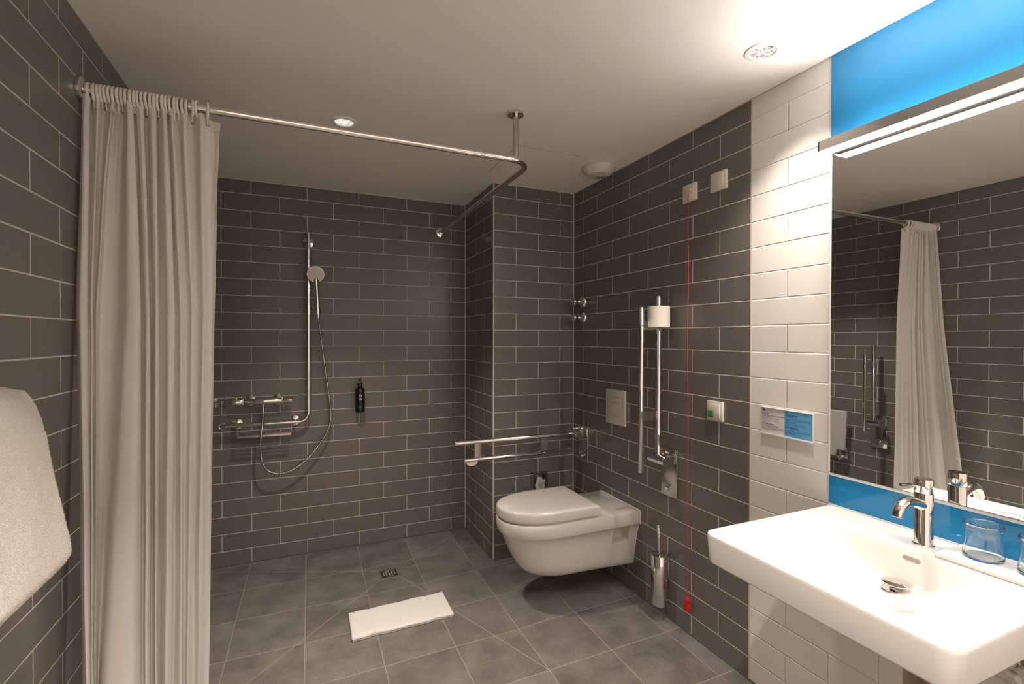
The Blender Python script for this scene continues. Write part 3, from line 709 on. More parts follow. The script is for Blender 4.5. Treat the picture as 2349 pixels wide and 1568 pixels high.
g = G(); g.tube([(xt, yr-.0045+.0028*math.cos(a*PI/9), 1.0690+.0036*math.sin(a*PI/9)) for a in range(2, 15)], .0004, 6); g.box((xt-.0003, yr-.0095, 1.0705), (xt, yr-.0075, 1.0745)); g.box((xt-.0003, yr-.0068, 1.0715), (xt, yr-.0060, 1.0745)); mk('drop_logo', g, 'blue_ink', nc)

# ------------------------------------------------------------------ toilet brush
qx, qy, qz = XR-.053, 1.812, .078
tb = thing('toilet_brush', 'chrome cylindrical toilet brush holder mounted low on the right wall', 'toilet brush', (XR, qy, qz))
mk('holder', G().lathe([(0, .0), (.034, 0), (.0365, .003), (.0375, .01), (.0385, .232), (.0375, .234), (0, .234)], (qx, qy, qz), (0, 0, 1), 64), 'chrome', tb)
mk('lid', G().lathe([(0, .2345), (.0400, .2345), (.0412, .2365), (.0408, .2385), (.038, .2395), (.012, .2415), (0, .2415)], (qx, qy, qz), (0, 0, 1), 64), 'chrome', tb)
mk('handle', G().tube([(qx, qy, qz+.2415), (qx-.0010, qy+.0040, qz+.31), (qx-.0019, qy+.0077, qz+.372), (qx-.00193, qy+.0078, qz+.374)], .0065, 24, radii=[.0062, .0066, .0068, .0055]), 'chrome', tb)
mk('wall_bracket', G().box((qx+.036, qy-.02, qz+.12), (XR-.0002, qy+.02, qz+.20)), 'chrome', tb, bevel=.002)

# ------------------------------------------------------------------ sanitary bag holder on the pier behind the toilet
hx0, hx1, hz0, hz1, hy = 1.303, 1.402, .30, .502, YC
sb = thing('bag_dispenser', 'chrome wall box with crumpled white bag behind the toilet', 'dispenser', ((hx0+hx1)/2, YC, hz0))
g = G(); g.box((hx0, YC-.028, hz0), (hx0+.003, YC-.0004, hz1)); g.box((hx1-.003, YC-.028, hz0), (hx1, YC-.0004, hz1)); g.box((hx0, YC-.028, hz1-.003), (hx1, YC-.0004, hz1)); g.box((hx0, YC-.028, hz0), (hx1, YC-.0004, hz0+.003)); g.box((hx0, YC-.006, hz0), (hx1, YC-.0004, hz1))
g.box((hx0, YC-.030, hz0), (hx0+.012, YC-.028, hz1)); g.box((hx1-.012, YC-.030, hz0), (hx1, YC-.028, hz1)); g.box((hx0+.012, YC-.030, hz1-.010), (hx1-.012, YC-.028, hz1))
mk('box', g, 'chrome', sb)
g = G(); rs = []
for i in range(18):
    t2 = i/17; z = hz0+.02 + .155*t2; rad = .020 + .012*math.sin(t2*2.6) - .004*t2; rs.append([(1.3525 + .006*math.sin(t2*5) + rad*(1.15+.25*noise.noise((j*.9, t2*6, 1)))*math.cos(2*PI*j/26)*(1 if t2 < .75 else 1.1-.5*t2), YC-.026 + .012*(1+.5*noise.noise((j*.7, t2*5, 4)))*math.sin(2*PI*j/26), z + .006*noise.noise((j*.8, t2*4, 9))) for j in range(26)])
g.rings(rs, True, True); g.add([(1.330, YC-.042, .462), (1.350, YC-.044, .482), (1.366, YC-.042, .458), (1.345, YC-.040, .430)], [(0, 1, 2, 3)]); g.add([(1.342, YC-.046, .436), (1.374, YC-.047, .470), (1.381, YC-.043, .452), (1.362, YC-.045, .425)], [(0, 1, 2, 3)])
mk('crumpled_bag', g, mat('crumpled_white_film', (.62, .58, .52), .45), sb, smooth=18)

# ------------------------------------------------------------------ bath mat and drain
t_ = thing('floor_drain', 'small square steel floor drain grate in the shower floor', 'drain', (.4535, 2.826, -PAN_D))
g = G(); z0_ = -PAN_D
g.box((.406, 2.777, z0_), (.501, 2.782, z0_+.003)); g.box((.406, 2.870, z0_), (.501, 2.875, z0_+.003)); g.box((.406, 2.782, z0_), (.411, 2.870, z0_+.003)); g.box((.496, 2.782, z0_), (.501, 2.870, z0_+.003))
mk('frame', g, 'brushed', t_)
mk('sump', G().box((.411, 2.782, z0_-.012), (.496, 2.870, z0_+.0006)), mat('drain_dark_steel', (.13, .115, .10), .35, .9), t_)
k = 0
for i in range(5):
    for j in range(5):
        if (i in (0, 4)) and j in (0, 4): continue
        cxp = .4535 + (i-2)*.0150; cyp = 2.826 + (j-2)*.0150
        o = mk('slot', G().box((cxp-.0040, cyp-.0022, z0_+.0006), (cxp+.0040, cyp+.0022, z0_+.0012)), 'plastic', t_)

bm_ = thing('bath_mat', 'folded white towelling bath mat lying on the shower floor', 'bath mat', (.44, 2.36, 0))
def pan_z(x, y):
    if y < PAN[2] or x > XC: return 0
    t2 = max((DR[0]-x)/(DR[0]-XL), (x-DR[1])/(XC-DR[1]), (DR[2]-y)/(DR[2]-PAN[2]), (y-DR[3])/(YB-DR[3]), 0); return -PAN_D*(1-t2)
P00, P10, P11, P01 = Vector((.196, 2.228)), Vector((.668, 2.243)), Vector((.672, 2.468)), Vector((.200, 2.452))
def mat_pt(s_, t2):
    p = (P00*(1-s_)+P10*s_)*(1-t2) + (P01*(1-s_)+P11*s_)*t2
    w = .0025*math.sin(s_*21)+.002*noise.noise((s_*7, 0, t2*2)); notch = sum(.004*math.exp(-((s_-c)/.008)**2) for c in (.05, .2, .8, .95))
    p.y += (w-notch)*(1 if t2 > .5 else -1)*abs(2*t2-1)**3 + .006*noise.noise((s_*3, 3, 0))*t2
    return p
def mat_layer(z0l, z1l, inset, nm, seed):
    g = G(); ns, nt_ = 150, 60; top = []; bot = []
    for i in range(ns+1):
        rt_, rb2 = [], []
        for j in range(nt_+1):
            s_, t2 = i/ns, j/nt_; s2 = inset[0] + s_*(1-inset[0]-inset[1]); tt = inset[2] + t2*(1-inset[2]-inset[3])
            p = mat_pt(s2, tt); ed = min(s_, 1-s_)*.47; et = min(t2, 1-t2)*.23; e_ = min(ed*1.4, et)
            rnd = 1-math.exp(-(e_/.0045)); bandd = sum(math.exp(-((s_-c)/.006)**2) for c in (.055, .205, .795, .945))
            th = (z1l-z0l)*(.45+.55*rnd) - .0022*bandd*(1 if nm == 'top_layer' else 0)
            wr = .0028*noise.noise((p.x*9+seed, p.y*14, 0))+.0016*noise.noise((p.x*22, p.y*10+p.x*12, seed))
            zz_ = pan_z(p.x, p.y)+.001
            rt_.append((p.x, p.y, zz_ + z0l + th + wr*rnd + .0006*noise.noise((p.x*300, p.y*300, 2)))); rb2.append((p.x, p.y, zz_ + z0l))
        top.append(rt_); bot.append(rb2)
    n1_ = (ns+1)*(nt_+1); vs = [p for r_ in top for p in r_] + [p for r_ in bot for p in r_]; fs = []; W_ = nt_+1
    for i in range(ns):
        for j in range(nt_):
            a = i*W_+j; fs.append((a, a+1, a+W_+1, a+W_)); fs.append((n1_+a, n1_+a+W_, n1_+a+W_+1, n1_+a+1))
    for i in range(ns): fs.append((i*W_, (i+1)*W_, n1_+(i+1)*W_, n1_+i*W_)); a = i*W_+nt_; fs.append((a, n1_+a, n1_+a+W_, a+W_))
    for j in range(nt_): fs.append((j, n1_+j, n1_+j+1, j+1)); a = ns*W_+j; fs.append((a, a+1, n1_+a+1, n1_+a))
    g.add(vs, fs); return mk(nm, g, 'terry_mat', bm_, smooth=70)
mat_layer(0.0, .0085, (.008, .004, .02, .01), 'bottom_layer', 3)
mat_layer(.0095, .0205, (0, 0, 0, 0), 'top_layer', 8)

# ------------------------------------------------------------------ curtain rail, rings, curtain
RZ, RY, RX = 2.0616, 1.790, .868; RR = .0125
cr_ = thing('curtain_rail', 'chrome L-shaped shower curtain rail hung from the ceiling', 'curtain rail', (XL, RY, RZ))
mk('rail_tube', G().tube(arc_path([(XL+.001, RY, RZ), (RX, RY, RZ), (RX, YB-.001, RZ)], .105, 18), RR, 28), 'chrome', cr_)
mk('end_flange', G().lathe([(0, 0), (.034, 0), (.0345, .002), (.034, .010), (.030, .013), (.017, .014), (.016, .028), (0, .028)], (XL+.0004, RY, RZ), (1, 0, 0), 96), 'chrome', cr_)
mk('end_flange', G().lathe([(0, 0), (.034, 0), (.0345, .002), (.034, .010), (.030, .013), (.017, .014), (.016, .028), (0, .028)], (RX, YB-.0004, RZ), (0, -1, 0), 96), 'chrome', cr_)
px_, py_ = .8075, 1.828
mk('ceiling_flange', G().lathe([(0, 0), (.034, 0), (.0345, -.002), (.034, -.012), (.033, -.013), (0, -.0135)], (px_, py_, CEIL-.0004), (0, 0, 1), 48), 'chrome', cr_)
mk('drop_post', G().tube([(px_, py_, CEIL-.013), (px_, py_, CEIL-.03), (px_, py_, RZ+.022)], .0125, 28), 'brushed', cr_)
mk('post_collar', G().lathe([(0, 0), (.0105, 0), (.0115, .003), (.0115, .014), (.010, .016), (0, .016)], (px_, py_, RZ+.006), (0, 0, 1), 28), 'chrome', cr_)
for (xx, yy, ax) in ((.655, RY, (1, 0, 0)), (RX, 2.02, (0, 1, 0))):
    mk('joint_line', G().lathe([(0, -.0004), (.01265, -.0004), (.01265, .0004), (0, .0004)], (xx, yy, RZ), ax, 28), 'grey_seal', cr_)

RINGX = [-0.572, -0.5601, -0.5504, -0.5419, -0.5327, -0.5233, -0.5143, -0.5029, -0.4944, -0.4844, -0.4742, -0.464, -0.4538, -0.444, -0.4338, -0.4242, -0.4142, -0.4042, -0.3941, -0.3843, -0.3743, -0.3634, -0.3537, -0.3427, -0.3323, -0.317, -0.3045, -0.2763]
RGEO = G(); n = 44; pts = []
for i in range(n):
    a = 2*PI*i/n; rr_ = .0195 + .0052*max(0, -math.sin(a))**6
    pts.append((0, rr_*math.cos(a)*.93, rr_*math.sin(a)))
RGEO.tube(pts, .0045, 12, closed=True)
RGEO.tube([(0, 0, -.026), (0, .001, -.034), (0, .003, -.046)], .0021, 8)
ring0 = mk('curtain_ring', RGEO, 'plastic', smooth=60)
for i, x in enumerate(RINGX):
    o = ring0 if i == 0 else ring0.copy()
    if i: COL.objects.link(o)
    o.location = (x, RY, RZ+RR-.0195*1.0+.0045+.0004); a = random.uniform(-.09, .09) + (.25 if i == 27 else .18 if i == 25 else -.12 if i == 26 else 0)
    o.rotation_euler = (random.uniform(-.1, .1), 0, a)
    if i == 27: lb = 'white plastic curtain ring at the free edge of the shower curtain'
    elif i == 0: lb = 'white plastic curtain ring closest to the left wall flange'
    elif i == 26: lb = 'white plastic curtain ring second from the free edge of the curtain'
    elif i == 25: lb = 'white plastic curtain ring third from the free edge of the curtain'
    else: lb = 'white plastic curtain ring in the tightly bunched row on the rail'
    tag(o, lb, 'curtain ring', 'curtain rings bunched on the rail')

FOLD = [(-0.3302,-0.3394,-0.3333), (-0.3247,-0.3328,-0.3277), (-0.319,-0.3249,-0.3232), (-0.3162,-0.3216,-0.322), (-0.3083,-0.3182,-0.3203), (-0.302,-0.3159,-0.3186), (-0.2957,-0.3142,-0.3175), (-0.2893,-0.3114,-0.3158), (-0.2847,-0.3074,-0.3141), (-0.2794,-0.2982,-0.3124), (-0.2747,-0.2848,-0.3106), (-0.2694,-0.2719,-0.3003), (-0.2623,-0.254,-0.2679), (-0.2605,-0.2503,-0.2517), (-0.2557,-0.2443,-0.248), (-0.2491,-0.24,-0.2425), (-0.2449,-0.2369,-0.2395), (-0.2376,-0.232,-0.2339), (-0.2303,-0.2271,-0.2302), (-0.2284,-0.2252,-0.229), (-0.221,-0.214,-0.219), (-0.2154,-0.2046,-0.2108), (-0.2135,-0.2021,-0.2077), (-0.2079,-0.1951,-0.1968), (-0.2003,-0.1867,-0.1923), (-0.1908,-0.179,-0.1859), (-0.1793,-0.1712,-0.1781), (-0.165,-0.162,-0.1703), (-0.1564,-0.1541,-0.1637), (-0.1465,-0.1488,-0.1584), (-0.1351,-0.1448,-0.1537)]
DEP = [(0,0,0), (-1,-1,-1), (-.5,-.6,-.6), (.8,.2,.1), (-.7,-.4,-.4), (.6,.2,.1), (.7,.2,0), (-.9,-.5,-.4), (.6,.6,.6), (-.1,1,.9), (.8,1,.8), (-1,-1,-1), (-.6,-.8,-.9), (.7,.8,.8), (-.5,-.3,-.3), (-.4,-.2,-.1), (.9,.8,.6), (-.6,-.5,-.5), (-.4,-.3,-.2), (.9,.9,.8), (-.8,-.5,-.4), (-.3,-.2,0), (.6,.5,.5), (-.7,-.5,-.4), (.6,.3,.3), (-.7,-.3,-.3), (.8,.4,.3), (-.8,-.5,-.4), (.2,.2,.1), (.6,.4,.2), (.3,0,0)]
NF = len(FOLD)
def fold_path(level):
    P = []
    for i in range(NF):
        q = i/(NF-1); amp = (.016, .019, .026)[level]
        yb = (1.792, 1.745+.085*q, 1.615+.235*q)[level]
        if level == 0: yb = 1.792 + (.0 if q < .9 else 0)
        y = yb + amp*DEP[i][level]; x = FOLD[i][level]*y
        x = max(x, XL+.008); P.append(Vector((x, y, 0)))
    return P
LV = [(2.040, fold_path(0)), (1.42, fold_path(1)), (.42, fold_path(2))]
LV.append((.035, [p + (p-q)*.30 for p, q in zip(LV[2][1], LV[1][1])]))
def at_z(z):
    for k in range(3):
        z0_, A = LV[k]; z1_, B_ = LV[k+1]
        if z >= z1_ or k == 2:
            t2 = max(0, min(1, (z0_-z)/(z0_-z1_))); t3 = t2 if k else t2**.8
            return [a.lerp(b_, t3) for a, b_ in zip(A, B_)]
ZR = [2.040-.0045*i for i in range(9)] + [1.996-.024*i for i in range(82)]
NS = 7
rows = []
for z in ZR:
    P = catmull(at_z(z), NS); L = len(P); row = []
    for j, p in enumerate(P):
        i_f = j/NS; f0 = DEP[min(int(i_f), NF-1)][0]; f1 = DEP[min(int(i_f)+1, NF-1)][0]; f_ = f0*(1-(i_f % 1)) + f1*(i_f % 1)
        lift = -.006*f_ - .010*(max(0, i_f-28)/2)
        topf = max(0, 1-(2.040-z)/.20)
        w = .0022*noise.noise((j*.11, z*3.0, 0))+.0012*noise.noise((j*.30, z*1.4, 5)) + .002*noise.noise((j*.35, z*9, 2))*max(0, 1-(2.03-z)/.5)
        x = max(p.x + .6*w, XL+.006)
        row.append((x, p.y + w, max(z, .035) + lift*topf))
    rows.append(row)
g = G(); W_ = len(rows[0]); vs = [p for r_ in rows for p in r_]; fs = []
for i in range(len(rows)-1):
    for j in range(W_-1): a = i*W_+j; fs.append((a, a+1, a+W_+1, a+W_))
g.add(vs, fs)
sc_ = thing('shower_curtain', 'white fabric shower curtain gathered at the left wall', 'shower curtain', (-.42, 1.79, .035))
cu_ = mk('curtain_cloth', g, 'curtain', sc_, smooth=80)
md = cu_.modifiers.new('thickness', 'SOLIDIFY'); md.thickness = .0009
# stitched header band
g = G(); hb_ = rows[:9]; vs = []
for r_ in hb_:
    for j, p in enumerate(r_):
        q0 = Vector(r_[max(j-1, 0)]); q1 = Vector(r_[min(j+1, W_-1)]); t2 = (q1-q0); nrm = Vector((t2.y, -t2.x, 0)).normalized()
        pp = Vector(p) + nrm*.0012; pp.x = max(pp.x, XL+.005); vs.append(tuple(pp))
fs = []
for i in range(8):
    for j in range(W_-1): a = i*W_+j; fs.append((a, a+1, a+W_+1, a+W_))
g.add(vs, fs); hb_o = mk('header_band', g, 'curtain', sc_, smooth=80); md = hb_o.modifiers.new('thickness', 'SOLIDIFY'); md.thickness = .0006
# eyelets where they show
def eyelet(x, z):
    r_ = rows[4]; j = min(range(3, W_-3), key=lambda k: abs(r_[k][0]-x)*4 + abs(r_[k][1]-RY)); p = Vector(r_[j]); q0 = Vector(r_[j-2]); q1 = Vector(r_[j+2]); t2 = q1-q0; nrm = Vector((t2.y, -t2.x, 0)).normalized()
    mk('eyelet', G().torus(p + nrm*.0025 + Vector((0, 0, z-p.z)), nrm, .0055, .0015, 28, 8), 'nickel', hb_o)
for x in (RINGX[4], RINGX[8], RINGX[14], RINGX[20], RINGX[25], RINGX[27]): eyelet(x, 2.0165)

# ------------------------------------------------------------------ shower set on the back wall
YW = YB; OFF = .062; yb_ = YW-OFF
ss = thing('shower_bar', 'chrome L-shaped shower grab bar on the dark back wall', 'shower bar', (-.05, YW, .83))
mk('bar_tube', G().tube(arc_path([(-.405, yb_, .832), (.031, yb_, .834), (.031, yb_, 1.978)], .055, 14), .0118, 24), 'chrome', ss)
for fx_, fz_ in ((-.357, .832), (-.051, .834), (.031, 1.925)):
    mk('wall_flange', G().lathe([(0, 0), (.033, 0), (.0335, .003), (.031, .010), (.020, .014), (.011, .016), (.0105, OFF-.006), (0, OFF-.006)], (fx_, YW-.0004, fz_), (0, -1, 0), 96), 'chrome', ss)
g = G(); g.torus((-.424, yb_, .832), (0, 1, 0), .0165, .0042, 26, 10, PI*.0+.9, 2*PI-.9+0)
o = mk('end_clip', g, 'chrome', ss)
mk('clip_collar', G().lathe([(0, 0), (.0125, 0), (.0125, .012), (0, .012)], (-.412, yb_, .832), (1, 0, 0), 24), 'chrome', ss)
# slider with hand shower
mk('slider', G().lathe([(.0119, -.030), (.0155, -.030), (.0155, .030), (.0119, .030), (.0119, -.030)], (.031, yb_, 1.512), (0, 0, 1), 28), 'chrome', ss)
mk('slider_arm', G().tube([(.044, yb_-.004, 1.510), (.077, yb_-.022, 1.505)], .0085, 20), 'chrome', ss)
hs = thing('hand_shower', 'round chrome hand shower head resting in its slider', 'hand shower', (.084, yb_-.028, 1.484))
hb0 = Vector((.0845, yb_-.028, 1.478)); hb1 = Vector((.0735, yb_-.052, 1.690))
mk('handle', G().tube([hb0, hb0.lerp(hb1, .12), hb0.lerp(hb1, .5), hb0.lerp(hb1, .85), hb1], .0125, 26, radii=[.0105, .0115, .0125, .0135, .0145]), 'chrome', hs)
nrm = Vector((-.06, -.93, -.36)).normalized(); hc = Vector((.0705, yb_-.062, 1.722))
hd_ = mk('head', G().lathe([(0, -.022), (.020, -.020), (.042, -.010), (.0500, -.002), (.0508, .004), (.0490, .007), (0, .0078)], hc, nrm, 56), 'chrome', hs)
mk('spray_face', G().lathe([(0, .0076), (.043, .0076), (.0425, .0088), (0, .0092)], hc, nrm, 56), mat('satin_spray_face', (.55, .52, .48), .12, .9), hd_)
mk('holder_sleeve', G().lathe([(.0128, -.018), (.0165, -.018), (.0172, .018), (.0128, .018), (.0128, -.018)], hb0.lerp(hb1, .10), (hb1-hb0), 28), 'chrome', ss)
# thermostat
vy_ = YW-.055; vz = .966
tv = thing('shower_mixer', 'chrome thermostatic shower mixer above the low bar', 'shower mixer', (-.217, YW, vz))
mk('body', G().lathe([(0, -.100), (.0178, -.100), (.0185, -.098), (.0185, .098), (.0178, .100), (0, .100)], (-.217, vy_, vz), (1, 0, 0), 36), 'chrome', tv)
mk('temperature_knob', G().lathe([(0, .104), (.0175, .104), (.0180, .106), (.0180, .156), (.0165, .158), (0, .158)], (-.217, vy_, vz), (1, 0, 0), 36), 'chrome', tv)
fk_ = mk('flow_knob', G().lathe([(0, -.104), (.0175, -.104), (.0185, -.106), (.0185, -.156), (.0170, -.158), (0, -.158)], (-.217, vy_, vz), (1, 0, 0), 36), 'chrome', tv)
mk('knob_tab', G().box((-.373, vy_-.004, vz+.015), (-.351, vy_+.004, vz+.024)), 'chrome', fk_, bevel=.001)
for s_ in (-1, 1): mk('collar', G().lathe([(0, .0995*s_), (.0198, .0995*s_), (.0198, .106*s_), (0, .106*s_)], (-.217, vy_, vz), (1, 0, 0), 36), 'seat_plastic', tv)
mk('limit_mark', G().box((-.1135, vy_-.0204, vz-.002), (-.1105, vy_-.0196, vz+.006)), 'red', tv)
for ex_ in (-.288, -.141): mk('escutcheon', G().lathe([(0, 0), (.0335, 0), (.034, .002), (.030, .012), (.020, .017), (.016, .019), (.016, .046), (0, .046)], (ex_, YW-.0004, vz), (0, -1, 0), 96), 'chrome', tv)
mk('hose_outlet', G().lathe([(0, 0), (.0085, 0), (.0085, -.014), (.0075, -.018), (0, -.018)], (-.217, vy_, vz-.017), (0, 0, 1), 24), 'chrome', tv)
# hose
hp = catmull([(-.217, vy_, .915), (-.2172, vy_-.012, .880), (-.2185, vy_-.034, .835), (-.2215, vy_-.050, .790), (-.2255, vy_-.056, .740), (-.2260, vy_-.050, .685), (-.2185, vy_-.040, .615), (-.186, vy_-.030, .556), (-.1245, vy_-.020, .5315), (-.050, vy_-.012, .550), (.030, vy_-.008, .610), (.098, vy_-.006, .695), (.142, vy_-.008, .775), (.156, vy_-.010, .850), (.150, vy_-.012, .950), (.131, vy_-.015, 1.10), (.108, vy_-.022, 1.28), (.0935, yb_-.026, 1.40), (.0853, yb_-.028, 1.452)], 14)
hose_pts = []; acc = 0; step = .0022
cur = hp[0]; hose_pts.append(cur); rem = step
for p, q in zip(hp[:-1], hp[1:]):
    L = (q-p).length; pos = rem
    while pos <= L: hose_pts.append(p.lerp(q, pos/L)); pos += step
    rem = pos-L
sh = thing('shower_hose', 'ribbed metal shower hose looping from the mixer to the hand shower', 'hose', (-.217, vy_, .945))
mk('hose', G().tube(hose_pts, .006, 12, radii=[.0063 if (i % 3) < 2 else .0052 for i in range(len(hose_pts))]), 'brushed', sh, smooth=50)
mk('end_nut', G().lathe([(0, 0), (.0085, 0), (.0085, .022), (.0068, .030), (0, .030)], (-.217, vy_, .9005), (0, 0, 1), 24), 'chrome', sh)
mk('end_nut', G().lathe([(0, 0), (.0070, 0), (.0095, .014), (.0095, .026), (0, .026)], hb0+(hb0-hb1).normalized()*.028, (hb1-hb0), 24), 'chrome', sh)
# hanging shelf basket below the bar
sb2 = thing('shower_basket', 'narrow pale shower shelf hanging under the low chrome bar', 'shower shelf', (-.206, yb_, .762))
g = G(); A0, A1, ZB = -.349, -.064, .763; yf, yk = YW-.098, YW-.030
g.box((A0, yf, ZB), (A1, yf+.003, ZB+.010)); g.box((A0, yk-.003, ZB), (A1, yk, ZB+.010))
for i in range(5): yy = yf+.008 + i*.0125; g.box((A0, yy, ZB), (A1, yy+.006, ZB+.002))
mk('tray', g, 'brushed', sb2)
for xx in (A0, A1-.002): mk('hanger', G().box((xx, yb_-.006, ZB), (xx+.002, yb_+.006, .8195)), 'brushed', sb2)
for xx in (A0, A1-.002): mk('side_plate', G().box((xx, yf, ZB), (xx+.002, yk, ZB+.010)), 'brushed', sb2)
# wire soap basket half hidden by the curtain
wb = thing('soap_basket', 'small chrome wire soap basket on the back wall beside the curtain', 'soap basket', (-.47, YW, .95))
B0, B1, BZ, BZ1 = -.550, -.409, .945, .978
g = G(); yf2, yk2 = YW-.105, YW-.006
def rect(z, ins=0): return arc_path([(B0+ins+.03, yk2, z), (B1-ins, yk2, z), (B1-ins, yf2+ins, z), (B0+ins, yf2+ins, z), (B0+ins, yk2, z), (B0+ins+.029, yk2, z)], .012, 5)
g.tube(rect(BZ1), .0032, 8); g.tube(rect(BZ1-.006), .0026, 8); mk('top_rim', g, 'chrome', wb)
g = G(); g.tube(rect(BZ, .004), .0022, 8)
for i in range(8): xx = B0+.012 + i*.0167; g.tube(arc_path([(xx, yf2, BZ1-.003), (xx, yf2+.004, BZ-.001), (xx, yk2-.002, BZ-.001), (xx, yk2, BZ1-.003)], .006, 4), .0014, 6)
mk('wires', g, 'chrome', wb)
mk('wall_mount', G().box((-.50, YW-.008, .935), (-.46, YW-.0003, .985)), 'chrome', wb, bevel=.002)

# soap pump bottle
bxx, byy = .3325, YW-.047
bo = thing('soap_dispenser', 'black pump soap bottle held on the dark back wall', 'soap dispenser', (bxx, YW, .868))
mk('bottle', G().lathe([(0, 0), (.0265, 0), (.0285, .003), (.0288, .01), (.0285, .135), (.0275, .146), (.022, .153), (.0135, .157), (.0130, .160), (0, .160)], (bxx, byy, .868), (0, 0, 1), 48), 'black_plastic', bo)
mk('collar', G().lathe([(0, .160), (.0145, .160), (.0148, .162), (.0142, .182), (.0120, .185), (0, .185)], (bxx, byy, .868), (0, 0, 1), 36), 'black_plastic', bo)
g = G(); g.lathe([(0, .185), (.0055, .185), (.0040, .188), (.0040, .200), (.0075, .203), (.0080, .211), (.0065, .213), (0, .213)], (bxx, byy, .868), (0, 0, 1), 28); g.tube([(bxx, byy, 1.0765), (bxx+.001, byy-.015, 1.0765), (bxx+.002, byy-.030, 1.073)], .0038, 12)
mk('pump', g, 'black_plastic', bo)
g = G(); g.box((bxx-.016, byy+.0282, .90), (bxx+.016, YW-.0003, .985)); g.torus((bxx, byy, .985), (0, 0, 1), .0298, .0013, 36, 6); mk('wall_holder', g, 'black_plastic', bo)
yfr = byy-.0290
def on_cyl(x, z, e=0): # place a label point on the bottle's round front
    dx = x-bxx; return (x, byy - math.sqrt(max(.0287**2-dx*dx, 0)) - .0002 - e, z)
g = G(); cz_ = .9735; k = 30
ringo = [on_cyl(bxx+.0095*math.cos(2*PI*i/k), cz_+.0095*math.sin(2*PI*i/k)) for i in range(k)]
rm = [on_cyl(bxx+.005*math.cos(2*PI*i/k), cz_+.005*math.sin(2*PI*i/k)) for i in range(k)]
g.rings([ringo, rm, [on_cyl(bxx, cz_)]*k], False, False)
em_ = mk('round_emblem', g, 'print_grey', bo)
g = G()
for (dx, dz, r_) in ((0, .0022, .0028), (-.003, .0002, .0022), (.003, .0002, .0022)):
    pp = [on_cyl(bxx+dx+r_*math.cos(2*PI*i/14), cz_+dz+r_*math.sin(2*PI*i/14), .0003) for i in range(14)]; g.add(pp, [tuple(range(14))])
g.add([on_cyl(bxx-.0007, cz_-.006, .0003), on_cyl(bxx+.0007, cz_-.006, .0003), on_cyl(bxx+.0007, cz_, .0003), on_cyl(bxx-.0007, cz_, .0003)], [(0, 1, 2, 3)])
mk('tree_mark', g, 'black_plastic', em_)
g = G()
for x0_, w_ in ((-.0092, .0018), (-.0066, .0018), (-.0040, .0010), (-.0022, .0024), (.0014, .0014), (.0036, .0022), (.0066, .0024)):
    g.add([on_cyl(bxx+x0_, .9455), on_cyl(bxx+x0_+w_, .9455), on_cyl(bxx+x0_+w_, .9600), on_cyl(bxx+x0_, .9600)], [(0, 1, 2, 3)])
mk('bar_lettering', g, 'print_grey', bo)
def bt(s_, sz, z, w=1): 
    o = text_obj('label_text', s_, sz, (bxx, byy, z), (1, 0, 0), (0, 0, 1), 'print_grey', bo, .00005, align='CENTER')
    for v in o.data.vertices:
        dx = v.co.x + bo.location.x - bxx; v.co.y = byy - math.sqrt(max(.0287**2-dx*dx, 0)) - .0003 - bo.location.y
bt('Shampoo &', .0052, .9050); bt('Body Wash', .0044, .9000); bt('300 ml', .0048, .8895)

# ------------------------------------------------------------------ folding shower seat on the left wall (seen in the mirror)
st = thing('shower_seat', 'light grey folding shower seat raised against the left wall', 'shower seat', (XL, 2.50, .45))
g = G(); rs = []
prof = [(0, 2.285, .80), (0, 2.300, .485)]
def seat_out(off_, ins): 
    return [(XL+off_+0, 2.290+ins, .795-ins), (XL+off_, 2.305+ins, .505+ins), (XL+off_, 2.365, .500+ins), (XL+off_, 2.375, .455+ins), (XL+off_, 2.66-ins, .455+ins), (XL+off_, 2.69-ins, .795-ins)]
mk('seat_panel', G().rings([seat_out(.060, .003), seat_out(.063, 0), seat_out(.078, 0), seat_out(.081, .003)], True, True), mat('light_grey_seat_plastic', (.50, .48, .46), .4), st)
g = G(); g.box((XL+.0003, 2.32, .42), (XL+.012, 2.64, .56)); g.tube([(XL+.012, 2.36, .45), (XL+.05, 2.36, .43), (XL+.062, 2.36, .46)], .012, 16); g.tube([(XL+.012, 2.60, .45), (XL+.05, 2.60, .43), (XL+.062, 2.60, .46)], .012, 16)
mk('wall_bracket', g, 'chrome', st)
mk('support_arm', G().tube([(XL+.045, 2.36, .44), (XL+.045, 2.36, .70)], .010, 16), 'chrome', st); mk('support_arm', G().tube([(XL+.045, 2.60, .44), (XL+.045, 2.60, .70)], .010, 16), 'chrome', st)

